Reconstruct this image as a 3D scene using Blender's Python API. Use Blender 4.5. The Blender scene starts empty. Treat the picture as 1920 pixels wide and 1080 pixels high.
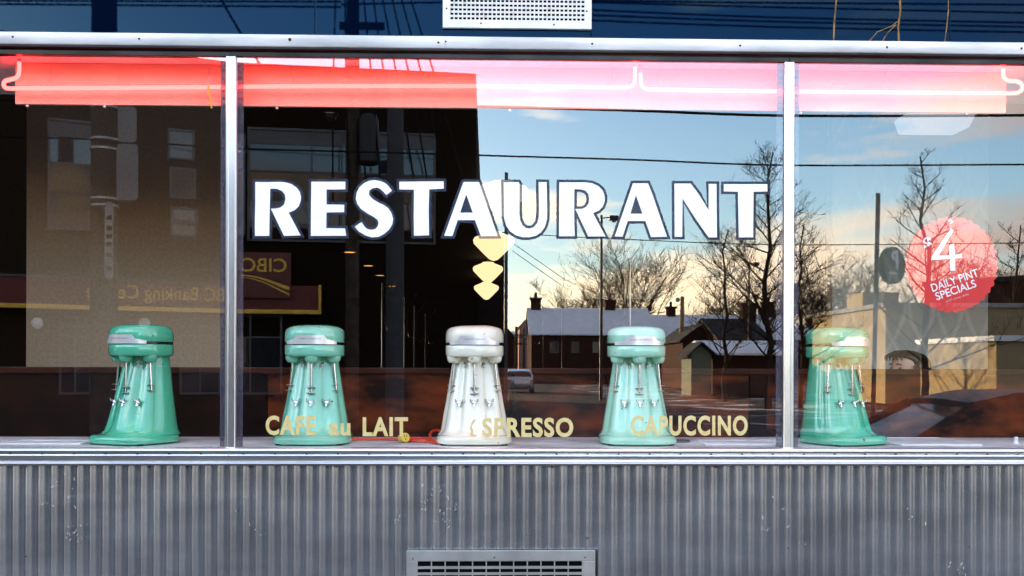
import bpy, bmesh, math, random
from mathutils import Vector, Matrix, geometry
R_ = math.radians
random.seed(7)
S = bpy.context.scene
COL = S.collection

# ------------------------------------------------------------------ camera
CY, EYE, F, YAW, HOR, ROLL = -4.2, 1.5, 1920 * 35 / 36.0, R_(1.4), 685.0, R_(0.16)
cd = bpy.data.cameras.new('camera'); cam = bpy.data.objects.new('camera', cd); COL.objects.link(cam)
cd.lens = 35; cd.sensor_width = 36; cd.clip_start = 0.05; cd.clip_end = 2000
cd.shift_y = (HOR - 540) / 1920
CM = Matrix.Rotation(-YAW, 3, 'Z') @ Matrix.Rotation(R_(90), 3, 'X') @ Matrix.Rotation(ROLL, 3, 'Z')
cam.location = (0, CY, EYE); cam.rotation_euler = CM.to_euler()
S.camera = cam
# ------------------------------------------------------------------ sky and sun
SUN_AZ, SUN_EL = R_(38), R_(9)          # sun low behind the bank across the street
sdir = Vector((-math.sin(SUN_AZ) * math.cos(SUN_EL), -math.cos(SUN_AZ) * math.cos(SUN_EL), math.sin(SUN_EL)))
W = bpy.data.worlds.new('World'); S.world = W; W.use_nodes = True
nt = W.node_tree; nt.nodes.clear()
wo = nt.nodes.new('ShaderNodeOutputWorld'); bg = nt.nodes.new('ShaderNodeBackground')
sky = nt.nodes.new('ShaderNodeTexSky'); sky.sky_type = 'NISHITA'; sky.sun_disc = False
sky.sun_elevation = SUN_EL; sky.sun_rotation = math.atan2(sdir.x, sdir.y)
sky.air_density = 1.0; sky.dust_density = 0.7; sky.ozone_density = 2.3
bg.inputs['Strength'].default_value = 0.15
tc = nt.nodes.new('ShaderNodeTexCoord'); mp = nt.nodes.new('ShaderNodeMapping')
mp.inputs['Scale'].default_value = (1.6, 1.6, 7.0); mp.inputs['Location'].default_value = (0.35, 0.2, 0.1)
nz = nt.nodes.new('ShaderNodeTexNoise'); nz.inputs['Scale'].default_value = 2.6
nz.inputs['Detail'].default_value = 7; nz.inputs['Roughness'].default_value = 0.56
cr = nt.nodes.new('ShaderNodeValToRGB')
cr.color_ramp.elements[0].position = 0.50; cr.color_ramp.elements[0].color = (0, 0, 0, 1)
cr.color_ramp.elements[1].position = 0.68; cr.color_ramp.elements[1].color = (0.85, 0.85, 0.85, 1)
cc = nt.nodes.new('ShaderNodeMix'); cc.data_type = 'RGBA'
dotn = nt.nodes.new('ShaderNodeVectorMath'); dotn.operation = 'DOT_PRODUCT'; dotn.inputs[1].default_value = sdir
nt.links.new(tc.outputs['Generated'], dotn.inputs[0])
glow = nt.nodes.new('ShaderNodeMapRange'); glow.inputs['From Min'].default_value = 0.42; glow.inputs['From Max'].default_value = 0.82
nt.links.new(dotn.outputs['Value'], glow.inputs['Value'])
ccol = nt.nodes.new('ShaderNodeMix'); ccol.data_type = 'RGBA'
ccol.inputs[6].default_value = (2.9, 2.1, 1.7, 1); ccol.inputs[7].default_value = (12.0, 9.0, 5.4, 1)
dim = nt.nodes.new('ShaderNodeMapRange'); dim.inputs['From Min'].default_value = 0.40; dim.inputs['From Max'].default_value = 0.66; dim.inputs['To Min'].default_value = 0.11; dim.inputs['To Max'].default_value = 0.0
nt.links.new(dotn.outputs['Value'], dim.inputs['Value'])
nt.links.new(glow.outputs[0], ccol.inputs[0]); nt.links.new(ccol.outputs[2], cc.inputs[7])
for a, b in (((tc, 'Generated'), (mp, 'Vector')), ((mp, 'Vector'), (nz, 'Vector')), ((nz, 'Fac'), (cr, 'Fac'))):
    nt.links.new(a[0].outputs[a[1]], b[0].inputs[b[1]])
sxyz = nt.nodes.new('ShaderNodeSeparateXYZ'); nt.links.new(tc.outputs['Generated'], sxyz.inputs[0])
lowm = nt.nodes.new('ShaderNodeMapRange'); lowm.inputs['From Min'].default_value = 0.0; lowm.inputs['From Max'].default_value = 0.17; lowm.inputs['To Min'].default_value = 0.34; lowm.inputs['To Max'].default_value = -0.05
nt.links.new(sxyz.outputs['Z'], lowm.inputs['Value'])
addn = nt.nodes.new('ShaderNodeMath'); nt.links.new(nz.outputs['Fac'], addn.inputs[0]); nt.links.new(lowm.outputs[0], addn.inputs[1])
add2 = nt.nodes.new('ShaderNodeMath'); nt.links.new(addn.outputs[0], add2.inputs[0]); nt.links.new(dim.outputs[0], add2.inputs[1]); nt.links.new(add2.outputs[0], cr.inputs['Fac'])
nt.links.new(cr.outputs['Color'], cc.inputs[0]); nt.links.new(sky.outputs['Color'], cc.inputs[6])
nt.links.new(cc.outputs[2], bg.inputs['Color']); nt.links.new(bg.outputs[0], wo.inputs['Surface'])
sl = bpy.data.lights.new('sun', 'SUN'); sl.energy = 4.5; sl.angle = R_(0.5); sl.color = (1, 0.72, 0.42)
sun = bpy.data.objects.new('sun', sl); COL.objects.link(sun)
sun.rotation_euler = sdir.to_track_quat('Z', 'Y').to_euler()
S.view_settings.view_transform = 'Standard'; S.view_settings.look = 'None'
S.view_settings.exposure = 3.2; S.view_settings.gamma = 1.0
S.render.engine = 'CYCLES'
S.cycles.use_denoising = True; S.cycles.use_adaptive_sampling = False
S.cycles.max_bounces = 10; S.cycles.transparent_max_bounces = 16; S.cycles.sample_clamp_indirect = 6
S.cycles.caustics_reflective = False; S.cycles.caustics_refractive = False

# ------------------------------------------------------------------ measuring helpers
FW = -CM.col[2]; RT = CM.col[0].copy(); UPV = CM.col[1].copy(); C0 = Vector((0, CY, EYE))
def ray(px, py): return FW + RT * ((px - 960) / F) + UPV * ((HOR - py) / F)
def P(px, py, y=0.0):
    d = ray(px, py); t = (y - CY) / d.y
    return C0 + d * t
def X(px, y=0.0): return P(px, HOR, y).x
def Z(py, y=0.0, px=960): return P(px, py, y).z
def RW(px, py, dist):                     # a point of the street behind the camera, seen by way of the window
    p = C0 + ray(px, py) * dist
    return Vector((p.x, -p.y, p.z))
def RX(px, dist): return RW(px, HOR, dist).x
def RY(px, dist): return RW(px, HOR, dist).y
def RZ(py, dist): return EYE + (HOR - py) / F * dist

# ------------------------------------------------------------------ materials
def newmat(name):
    m = bpy.data.materials.new(name); m.use_nodes = True
    n = m.node_tree.nodes; b = n['Principled BSDF']
    return m, m.node_tree, b
def mat(name, col, rough=0.5, metal=0.0, var=0.15, scale=8.0, bump=0.0, bscale=None, spec=None, coat=0.0, stretch=None, col2=None, emit=None, estr=0.0, lo=0.35, hi=0.65, detail=5):
    m, t, b = newmat(name); L = t.links.new
    b.inputs['Roughness'].default_value = rough; b.inputs['Metallic'].default_value = metal
    if spec is None and rough >= 0.65 and not metal: spec = 0.04
    if spec is not None: b.inputs['Specular IOR Level'].default_value = spec
    if coat: b.inputs['Coat Weight'].default_value = coat; b.inputs['Coat Roughness'].default_value = 0.06
    if emit:
        b.inputs['Emission Color'].default_value = (*emit, 1); b.inputs['Emission Strength'].default_value = estr
    tcn = t.nodes.new('ShaderNodeTexCoord'); mpn = t.nodes.new('ShaderNodeMapping')
    if stretch: mpn.inputs['Scale'].default_value = stretch
    no = t.nodes.new('ShaderNodeTexNoise'); no.inputs['Scale'].default_value = scale; no.inputs['Detail'].default_value = detail
    L(tcn.outputs['Object'], mpn.inputs['Vector']); L(mpn.outputs[0], no.inputs['Vector'])
    rp = t.nodes.new('ShaderNodeValToRGB')
    c2 = col2 or tuple(c * (1 - var) for c in col)
    c1 = col if col2 else tuple(min(1, c * (1 + var * 0.5)) for c in col)
    rp.color_ramp.elements[0].position = lo; rp.color_ramp.elements[0].color = (*c2, 1)
    rp.color_ramp.elements[1].position = hi; rp.color_ramp.elements[1].color = (*c1, 1)
    L(no.outputs['Fac'], rp.inputs['Fac']); L(rp.outputs['Color'], b.inputs['Base Color'])
    if bump:
        bn = t.nodes.new('ShaderNodeBump'); bn.inputs['Strength'].default_value = bump; bn.inputs['Distance'].default_value = 0.01
        n2 = t.nodes.new('ShaderNodeTexNoise'); n2.inputs['Scale'].default_value = bscale or scale * 4; n2.inputs['Detail'].default_value = 4
        L(mpn.outputs[0], n2.inputs['Vector']); L(n2.outputs['Fac'], bn.inputs['Height']); L(bn.outputs[0], b.inputs['Normal'])
    return m
def enamel(name, col, chip):
    m = mat(name, col, 0.16, 0, 0.12, 5, 0.012, 30, coat=1.0); t = m.node_tree; b = t.nodes['Principled BSDF']; L = t.links.new
    src = b.inputs['Base Color'].links[0].from_socket; tcn = t.nodes.new('ShaderNodeTexCoord'); no = t.nodes.new('ShaderNodeTexNoise')
    no.inputs['Scale'].default_value = 38; no.inputs['Detail'].default_value = 3; oi = t.nodes.new('ShaderNodeObjectInfo'); vm = t.nodes.new('ShaderNodeVectorMath')
    L(tcn.outputs['Object'], vm.inputs[0]); L(oi.outputs['Random'], vm.inputs[1]); L(vm.outputs[0], no.inputs['Vector'])
    rp = t.nodes.new('ShaderNodeValToRGB'); rp.color_ramp.elements[0].position = 0.715; rp.color_ramp.elements[0].color = (0, 0, 0, 1); rp.color_ramp.elements[1].position = 0.73
    L(no.outputs['Fac'], rp.inputs[0]); mx = t.nodes.new('ShaderNodeMix'); mx.data_type = 'RGBA'; L(rp.outputs[0], mx.inputs[0]); L(src, mx.inputs[6]); mx.inputs[7].default_value = (*chip, 1)
    L(mx.outputs[2], b.inputs['Base Color']); return m
def brickmat(name, c1, c2, mortar, scale=5.0):
    m, t, b = newmat(name); L = t.links.new
    tcn = t.nodes.new('ShaderNodeTexCoord'); sx = t.nodes.new('ShaderNodeSeparateXYZ'); cx = t.nodes.new('ShaderNodeCombineXYZ')
    ad = t.nodes.new('ShaderNodeMath'); L(tcn.outputs['Object'], sx.inputs[0])
    L(sx.outputs['X'], ad.inputs[0]); L(sx.outputs['Y'], ad.inputs[1]); L(ad.outputs[0], cx.inputs['X']); L(sx.outputs['Z'], cx.inputs['Y'])
    br = t.nodes.new('ShaderNodeTexBrick'); br.inputs['Scale'].default_value = scale
    br.inputs['Color1'].default_value = (*c1, 1); br.inputs['Color2'].default_value = (*c2, 1); br.inputs['Mortar'].default_value = (*mortar, 1)
    L(cx.outputs[0], br.inputs['Vector']); L(br.outputs['Color'], b.inputs['Base Color']); b.inputs['Roughness'].default_value = 0.9; b.inputs['Specular IOR Level'].default_value = 0.05
    return m
def glassmat(name, refl, tint=(1, 1, 1), wob=0.0):
    m, t, b = newmat(name); t.nodes.remove(b); L = t.links.new
    out = t.nodes['Material Output']; tr = t.nodes.new('ShaderNodeBsdfTransparent'); gl = t.nodes.new('ShaderNodeBsdfGlossy'); mx = t.nodes.new('ShaderNodeMixShader')
    tr.inputs['Color'].default_value = (*tint, 1); gl.inputs['Roughness'].default_value = 0.0; gl.inputs['Color'].default_value = (0.97, 0.99, 1, 1)
    mx.inputs[0].default_value = refl
    L(tr.outputs[0], mx.inputs[1]); L(gl.outputs[0], mx.inputs[2]); L(mx.outputs[0], out.inputs['Surface'])
    if wob:
        tcn = t.nodes.new('ShaderNodeTexCoord'); no = t.nodes.new('ShaderNodeTexNoise'); no.inputs['Scale'].default_value = 1.6; no.inputs['Detail'].default_value = 1
        bn = t.nodes.new('ShaderNodeBump'); bn.inputs['Strength'].default_value = wob; bn.inputs['Distance'].default_value = 0.01
        L(tcn.outputs['Object'], no.inputs['Vector']); L(no.outputs['Fac'], bn.inputs['Height']); L(bn.outputs[0], gl.inputs['Normal'])
    return m
def mixtrans(name, col, trans, rough=0.5):
    m, t, b = newmat(name); L = t.links.new
    out = t.nodes['Material Output']; tr = t.nodes.new('ShaderNodeBsdfTransparent'); mx = t.nodes.new('ShaderNodeMixShader')
    b.inputs['Base Color'].default_value = (*col, 1); b.inputs['Roughness'].default_value = rough
    mx.inputs[0].default_value = trans
    L(b.outputs[0], mx.inputs[1]); L(tr.outputs[0], mx.inputs[2]); L(mx.outputs[0], out.inputs['Surface'])
    return m
REFL = 0.135
M = dict(
    glass=glassmat('window_glass', REFL, (1, 1, 1), 0.004), clear=glassmat('glass_inner_face', 0.0),
    alu=mat('aluminium', (0.78, 0.79, 0.80), 0.28, 1.0, 0.12, 3, 0.06, 260, stretch=(1, 1, 1)),
    trim=mat('painted_aluminium', (0.78, 0.78, 0.79), 0.42, 0.25, 0.28, 5, 0.06, 90, stretch=(.5, 1, 3), detail=8),
    header=mat('header_metal', (0.03, 0.027, 0.025), 0.3, 0.8, 0.5, 4),
    gasket=mixtrans('film_strip', (0.10, 0.085, 0.12), 0.45),
    white=mat('white_paint', (0.80, 0.80, 0.80), 0.5, 0, 0.12, 10),
    ledge=mat('ledge_paint', (0.66, 0.67, 0.66), 0.5, 0, 0.3, 4, 0.1, 40),
    rust=mat('rusty_screw', (0.10, 0.035, 0.015), 0.8, 0, 0.5, 60),
    dark=mat('dark_void', (0.004, 0.004, 0.004), 0.9),
    steel=mat('grey_steel', (0.42, 0.41, 0.39), 0.45, 0.7, 0.2, 6, 0.08, 120),
    chrome=mat('chrome', (0.88, 0.89, 0.90), 0.24, 1.0, 0.03, 20),
    black=mat('black_plastic', (0.008, 0.008, 0.01), 0.25),
    jade=enamel('jade_enamel', (0.085, 0.53, 0.31), (0.03, 0.03, 0.028)),
    lightjade=enamel('light_jade_enamel', (0.24, 0.68, 0.48), (0.03, 0.03, 0.028)), plate=mat('nameplate_silver', (0.92, 0.92, 0.93), 0.30, 0.55, 0.04, 20),
    carglass=mat('car_glass', (0.004, 0.004, 0.005), 0.08, 0, 0.1, 3, spec=0.06),
    mint=enamel('mint_enamel', (0.42, 0.82, 0.61), (0.04, 0.05, 0.045)),
    cream=enamel('cream_enamel', (0.97, 0.94, 0.76), (0.35, 0.30, 0.2)),
    letter=mat('white_sign_paint', (0.93, 0.93, 0.92), 0.5, 0, 0.05, 30),
    outline=mixtrans('slate_sign_paint', (0.02, 0.03, 0.07), 0.50),
    gold=mat('gold_sign_paint', (0.95, 0.80, 0.36), 0.45, 0, 0.3, 40, col2=(0.90, 0.66, 0.24)),
    red=mat('red_sticker', (0.72, 0.02, 0.02), 0.4, 0, 0.08, 10),
    board=mat('valance_white', (0.60, 0.43, 0.31), 0.5, 0, 0.06, 8),
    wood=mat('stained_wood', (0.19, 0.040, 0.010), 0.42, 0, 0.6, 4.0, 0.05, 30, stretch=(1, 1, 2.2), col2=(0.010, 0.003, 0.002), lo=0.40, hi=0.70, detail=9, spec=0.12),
    wood2=mat('dark_partition_wood', (0.016, 0.004, 0.002), 0.5, 0, 0.6, 5, stretch=(1, 1, 2), col2=(0.003, 0.001, 0.001), detail=8, spec=0.1),  # darker tone of the partition wood
    railwood=mat('rail_wood', (0.06, 0.014, 0.005), 0.4, 0, 0.6, 5, stretch=(.6, 1, 3), col2=(0.02, 0.006, 0.003), detail=8, spec=0.15),
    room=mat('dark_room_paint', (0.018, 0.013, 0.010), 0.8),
    beige=mat('beige_plaster', (0.60, 0.43, 0.28), 0.8, 0, 0.12, 60),
    orange=mat('orange_cord', (0.80, 0.07, 0.02), 0.45), yellow=mat('yellow_plastic', (0.85, 0.58, 0.06), 0.45),
    asphalt=mat('asphalt', (0.045, 0.045, 0.048), 0.9, 0, 0.4, 2, 0.3, 60),
    concrete=mat('concrete', (0.30, 0.29, 0.27), 0.9, 0, 0.25, 1.5, 0.2, 30),
    darkpave=mat('dark_pavement', (0.12, 0.12, 0.125), 0.8, 0, 0.35, 1.5, 0.2, 30), farpave=mat('dark_far_pavement', (0.05, 0.05, 0.052), 0.8, 0, 0.4, 1.5),  # both pavements toned darker than the plain concrete
    snow=mat('snow', (0.82, 0.84, 0.88), 0.8, 0, 0.06, 2),
    lot=mat('snowy_lot', (0.6, 0.62, 0.66), 0.9, 0, 0.3, 0.5, col2=(0.035, 0.035, 0.037), lo=0.52, hi=0.66),
    bark=mat('bark', (0.055, 0.038, 0.026), 0.95, 0, 0.4, 12),
    pole=mat('weathered_pole', (0.075, 0.058, 0.045), 0.9, 0, 0.4, 6),
    paint_black=mat('black_metal_paint', (0.012, 0.012, 0.013), 0.5),
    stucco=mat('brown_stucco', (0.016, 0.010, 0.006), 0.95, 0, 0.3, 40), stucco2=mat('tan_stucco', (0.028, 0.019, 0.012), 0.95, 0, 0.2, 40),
    frame=mat('pale_window_frame', (0.085, 0.085, 0.09), 0.5), dimglass=mat('dim_window_glass', (0.02, 0.025, 0.03), 0.04, 0, 0.3, 3, spec=1.0),
    signred=mat('red_fascia', (0.14, 0.014, 0.007), 0.5), signgold=mat('gold_fascia', (0.95, 0.55, 0.06), 0.5),
    brick=brickmat('red_brick', (0.06, 0.020, 0.012), (0.045, 0.015, 0.010), (0.06, 0.045, 0.038)),
    ybrick=brickmat('buff_brick', (0.36, 0.28, 0.15), (0.32, 0.25, 0.13), (0.3, 0.25, 0.18)),
    pinkwall=mat('pink_render', (0.55, 0.33, 0.30), 0.9), greywall=mat('grey_green_siding', (0.20, 0.22, 0.17), 0.9),
    sign_grey=mat('bare_sign_back', (0.20, 0.20, 0.19), 0.6, 0.0), sign_white=mat('white_sign', (0.30, 0.30, 0.28), 0.5),
    grey_pole=mat('grey_pole_paint', (0.07, 0.07, 0.075), 0.7), pgreen=mat('parking_green', (0.03, 0.10, 0.035), 0.5),
    skin=mat('skin', (0.72, 0.42, 0.31), 0.5, 0, 0.08, 12), hair=mat('black_hair', (0.006, 0.005, 0.005), 0.4, 0, 0.3, 40),
    cloth=mat('navy_cloth', (0.02, 0.025, 0.06), 0.9), carpaint=mat('dark_car_paint', (0.008, 0.008, 0.011), 0.4, 0.0, spec=0.05),
    carsilver=mat('silver_car_paint', (0.5, 0.52, 0.55), 0.25, 0.5, coat=1.0), rubber=mat('rubber', (0.015, 0.015, 0.015), 0.8),
)
# blue vitreous panels
m, t, b = newmat('navy_enamel'); b.inputs['Base Color'].default_value = (0.0005, 0.003, 0.013, 1); b.inputs['Roughness'].default_value = 0.0
b.inputs['Specular IOR Level'].default_value = 0.22; b.inputs['Specular Tint'].default_value = (0.22, 0.58, 1.0, 1)
n1 = t.nodes.new('ShaderNodeTexNoise'); n1.inputs['Scale'].default_value = 170; bn = t.nodes.new('ShaderNodeBump'); bn.inputs['Strength'].default_value = 0.0015; bn.inputs['Distance'].default_value = 0.004
tcn = t.nodes.new('ShaderNodeTexCoord'); t.links.new(tcn.outputs['Object'], n1.inputs['Vector']); t.links.new(n1.outputs['Fac'], bn.inputs['Height']); t.links.new(bn.outputs[0], b.inputs['Normal'])
M['navy'] = m
# ribbed sheet metal: brushed sideways, dull stains
m = mat('ribbed_sheet', (0.52, 0.545, 0.56), 0.25, 0.95, 0.22, 2.5, 0.05, 60, stretch=(1, 1, 3)); M['ribbed'] = m
# neon
m, t, b = newmat('neon_glow'); t.nodes.remove(b); e = t.nodes.new('ShaderNodeEmission'); e.inputs['Color'].default_value = (1, 0.024, 0.022, 1); e.inputs['Strength'].default_value = 3.0
t.links.new(e.outputs[0], t.nodes['Material Output'].inputs['Surface']); M['neon'] = m
def emat(name, col, s):
    m, t, b = newmat(name); b.inputs['Base Color'].default_value = (*[c * 0.8 for c in col], 1); b.inputs['Emission Color'].default_value = (*col, 1); b.inputs['Emission Strength'].default_value = s
    return m
M['lamp'] = emat('lit_lamp_glass', (1.0, 0.70, 0.36), 0.17); M['lampcool'] = emat('lit_lamp_white', (1.0, 0.86, 0.66), 0.10)
M['amber'] = emat('amber_downlight', (1.0, 0.45, 0.10), 0.25); M['warmroom'] = mat('office_light_pane', (0.16, 0.085, 0.02), 0.3, 0, 0.5, 1.4, col2=(0.012, 0.008, 0.004), lo=0.42, hi=0.58, detail=1)  # warmroom puts the amber light of lit offices into the pane colour
M['bulb'] = emat('white_diffuser', (0.8, 0.9, 1.0), 0.03)
# wallpaper: pale leaf lattice
m, t, b = newmat('damask_wallpaper'); L = t.links.new
tcn = t.nodes.new('ShaderNodeTexCoord'); sp = t.nodes.new('ShaderNodeSeparateXYZ'); L(tcn.outputs['Object'], sp.inputs[0])
def mth(op, a, bb=None, v=None):
    n = t.nodes.new('ShaderNodeMath'); n.operation = op
    L(a, n.inputs[0])
    if bb is not None: L(bb, n.inputs[1])
    if v is not None: n.inputs[1].default_value = v
    return n.outputs[0]
sxn = mth('MULTIPLY', sp.outputs['X'], v=18.0); szn = mth('MULTIPLY', sp.outputs['Z'], v=7.6)
q = mth('MULTIPLY', mth('SINE', szn), v=1.35)
l1 = mth('ABSOLUTE', mth('SINE', mth('ADD', sxn, q))); l2 = mth('ABSOLUTE', mth('SINE', mth('SUBTRACT', sxn, q)))
mn = mth('MINIMUM', l1, l2); nn = t.nodes.new('ShaderNodeTexNoise'); nn.inputs['Scale'].default_value = 30; L(tcn.outputs['Object'], nn.inputs['Vector'])
mm = mth('ADD', mn, mth('MULTIPLY', nn.outputs['Fac'], v=0.25))
rp = t.nodes.new('ShaderNodeValToRGB'); rp.color_ramp.elements[0].position = 0.2; rp.color_ramp.elements[0].color = (0.60, 0.58, 0.51, 1); rp.color_ramp.elements[1].position = 0.5; rp.color_ramp.elements[1].color = (0.46, 0.455, 0.40, 1)
L(mm, rp.inputs['Fac']); L(rp.outputs[0], b.inputs['Base Color']); b.inputs['Roughness'].default_value = 0.7
M['damask'] = m

# ------------------------------------------------------------------ mesh helpers
class MB:
    def __init__(s): s.v = []; s.f = []; s.mi = []
    def add(s, vs, fs, mi=0):
        o = len(s.v); s.ch = getattr(s, 'ch', []); s.ch.append((list(vs), list(fs))); s.v += [tuple(v) for v in vs]; s.f += [tuple(i + o for i in f) for f in fs]; s.mi += [mi] * len(fs); return s
    def box(s, x0, x1, y0, y1, z0, z1, mi=0):
        vs = [(x, y, z) for z in (z0, z1) for y in (y0, y1) for x in (x0, x1)]
        return s.add(vs, [(0, 2, 3, 1), (4, 5, 7, 6), (0, 1, 5, 4), (2, 6, 7, 3), (0, 4, 6, 2), (1, 3, 7, 5)], mi)
    def hexa(s, vs, mi=0):   # 8 points, same order as box
        return s.add(vs, [(0, 2, 3, 1), (4, 5, 7, 6), (0, 1, 5, 4), (2, 6, 7, 3), (0, 4, 6, 2), (1, 3, 7, 5)], mi)
    def tube(s, pts, rad, n=8, caps=True, mi=0):
        pts = [Vector(p) for p in pts]; k = len(pts)
        if not hasattr(rad, '__len__'): rad = [rad] * k
        vs = []; up = None
        for i, p in enumerate(pts):
            d = (pts[min(i + 1, k - 1)] - pts[max(i - 1, 0)])
            if d.length < 1e-9: d = Vector((0, 0, 1))
            d.normalize()
            if up is None: up = Vector((0, 0, 1)) if abs(d.z) < 0.9 else Vector((1, 0, 0))
            a = d.cross(up)
            if a.length < 1e-6: a = d.cross(Vector((0.3, 0.8, 0.5)))
            a.normalize(); bb = a.cross(d).normalized(); up = bb
            for j in range(n):
                t_ = 2 * math.pi * j / n
                vs.append(p + (a * math.cos(t_) + bb * math.sin(t_)) * rad[i])
        fs = [(i * n + j, i * n + (j + 1) % n, (i + 1) * n + (j + 1) % n, (i + 1) * n + j) for i in range(k - 1) for j in range(n)]
        if caps: fs += [tuple(range(n))[::-1], tuple(range((k - 1) * n, k * n))]
        return s.add(vs, fs, mi)
    def loft(s, rings, closed=True, caps=True, mi=0):
        n = len(rings[0]); vs = [v for r in rings for v in r]; fs = []
        for i in range(len(rings) - 1):
            for j in range(n if closed else n - 1):
                fs.append((i * n + j, i * n + (j + 1) % n, (i + 1) * n + (j + 1) % n, (i + 1) * n + j))
        if caps: fs += [tuple(range(n))[::-1], tuple(range((len(rings) - 1) * n, len(rings) * n))]
        return s.add(vs, fs, mi)
    def lathe(s, prof, c=(0, 0, 0), n=24, mi=0, caps=True):
        return s.loft([[(c[0] + r * math.cos(2 * math.pi * j / n), c[1] + r * math.sin(2 * math.pi * j / n), c[2] + z) for j in range(n)] for r, z in prof], True, caps, mi)
    def ball(s, c, r, n=12, m_=8, sc=(1, 1, 1), mi=0):
        rings = []
        for i in range(1, m_):
            a = math.pi * i / m_
            rings.append([(c[0] + sc[0] * r * math.sin(a) * math.cos(2 * math.pi * j / n), c[1] + sc[1] * r * math.sin(a) * math.sin(2 * math.pi * j / n), c[2] - sc[2] * r * math.cos(a)) for j in range(n)])
        return s.loft(rings, True, True, mi)
    def build(s, name, m, parent=None, smooth=False, bevel=0.0, ang=40):
        me = bpy.data.meshes.new(name); me.from_pydata(s.v, [], s.f)
        bm = bmesh.new(); bm.from_mesh(me); bmesh.ops.recalc_face_normals(bm, faces=bm.faces)
        if bevel: bmesh.ops.bevel(bm, geom=[e for e in bm.edges if e.is_manifold and e.calc_face_angle(0) > 0.5], offset=bevel, segments=2, affect='EDGES', profile=0.6)
        bm.to_mesh(me); bm.free()
        for mm_ in (m if isinstance(m, (list, tuple)) else [m]): me.materials.append(mm_)
        if isinstance(m, (list, tuple)) and not bevel:
            for p, i in zip(me.polygons, s.mi): p.material_index = i
        if smooth:
            for p in me.polygons: p.use_smooth = True
            me.set_sharp_from_angle(angle=R_(ang))
        o = bpy.data.objects.new(name, me); COL.objects.link(o)
        if parent is not None: o.parent = parent
        return o
def each(mb, name, m, root, world=True, **k):     # every primitive of the collector becomes a part of its own
    for vs, fs in mb.ch:
        q = MB(); q.add(vs, fs)
        part(q, name, m, root, **k) if world else q.build(name, m, root, **k)
def thing(name, label, cat, loc=(0, 0, 0), rz=0.0, group=None):
    o = bpy.data.objects.new(name, None); COL.objects.link(o); o.location = loc; o.rotation_euler = (0, 0, rz)
    o['label'] = label; o['category'] = cat
    if group: o['group'] = group
    return o
def tag(o, label, cat, group=None):
    o['label'] = label; o['category'] = cat
    if group: o['group'] = group
    return o
def struct(o, kind='structure'): o['kind'] = kind; return o
def dup(root, loc=None, rz=None, label=None):
    r = root.copy(); COL.objects.link(r)
    if loc is not None: r.location = loc
    if rz is not None: r.rotation_euler = (0, 0, rz)
    if label: r['label'] = label
    for ch in root.children:
        c = ch.copy(); COL.objects.link(c); c.parent = r
        for g in ch.children:
            d = g.copy(); COL.objects.link(d); d.parent = c
    return r
def at0(o, parent):     # parent while keeping world-space coordinates of a mesh written in world space
    o.parent = parent; o.location = -parent.location if parent.rotation_euler.z == 0 else o.location
    return o
def part(mb, name, m, root, **k):
    o = mb.build(name, m, None, **k); loc = Vector(root.location)
    p = root.parent
    o.parent = root
    o.matrix_parent_inverse = Matrix.Identity(4)
    if root.type == 'EMPTY': o.location = (-loc.x, -loc.y, -loc.z)
    return o
def fillpoly(loops, keep=None):
    vs = []; es = []
    for lp in loops:
        o = len(vs); vs += [Vector((a, b)) for a, b in lp]; k = len(lp); es += [(o + i, o + (i + 1) % k) for i in range(k)]
    r = geometry.delaunay_2d_cdt(vs, es, [], 0, 1e-5)
    V, Fs = r[0], r[2]
    out = []
    for f in Fs:
        c = sum((V[i] for i in f), Vector((0, 0))) / len(f)
        if keep(c): out.append(tuple(f))
    return V, out
def inside(c, loops):
    k = False
    for lp in loops:
        j = len(lp) - 1
        for i in range(len(lp)):
            xi, yi = lp[i]; xj, yj = lp[j]
            if (yi > c[1]) != (yj > c[1]) and c[0] < (xj - xi) * (c[1] - yi) / (yj - yi) + xi: k = not k
            j = i
    return k
def dist_edge(c, loops):
    best = 1e9
    for lp in loops:
        for i in range(len(lp)):
            a = Vector(lp[i]); b = Vector(lp[(i + 1) % len(lp)]); d = b - a
            t_ = max(0, min(1, (Vector(c) - a).dot(d) / max(d.length_squared, 1e-9)))
            best = min(best, (a + d * t_ - Vector(c)).length)
    return best
def area(lp): return 0.5 * sum(lp[i][0] * lp[(i + 1) % len(lp)][1] - lp[(i + 1) % len(lp)][0] * lp[i][1] for i in range(len(lp)))
def offset(lp, w):
    n = len(lp); out = []
    sgn = 1 if area(lp) > 0 else -1
    for i in range(n):
        a, b, c = Vector(lp[i - 1]), Vector(lp[i]), Vector(lp[(i + 1) % n])
        d1 = (b - a).normalized(); d2 = (c - b).normalized()
        n1 = Vector((d1.y, -d1.x)) * sgn; n2 = Vector((d2.y, -d2.x)) * sgn
        mv = n1 + n2
        if mv.length < 1e-4: mv = n1
        mv.normalize(); k = min(1.7, 1 / max(0.3, mv.dot(n1)))
        p = b + mv * w * k; out.append((p.x, p.y))
    return out
_txt = {}
def text_geo(s, off=0.0, space=1.0):
    cu = bpy.data.curves.new('lettering', 'FONT'); cu.body = s; cu.size = 1; cu.offset = off; cu.space_character = space; cu.resolution_u = 4
    o = bpy.data.objects.new('lettering', cu); COL.objects.link(o)
    dg = bpy.context.evaluated_depsgraph_get(); me = o.evaluated_get(dg).to_mesh()
    vs = [(v.co.x, v.co.y) for v in me.vertices]; fs = [tuple(p.vertices) for p in me.polygons]
    o.evaluated_get(dg).to_mesh_clear(); bpy.data.objects.remove(o); bpy.data.curves.remove(cu)
    xs = [v[0] for v in vs]; ys = [v[1] for v in vs]
    return vs, fs, (min(xs), max(xs), min(ys), max(ys))
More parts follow.
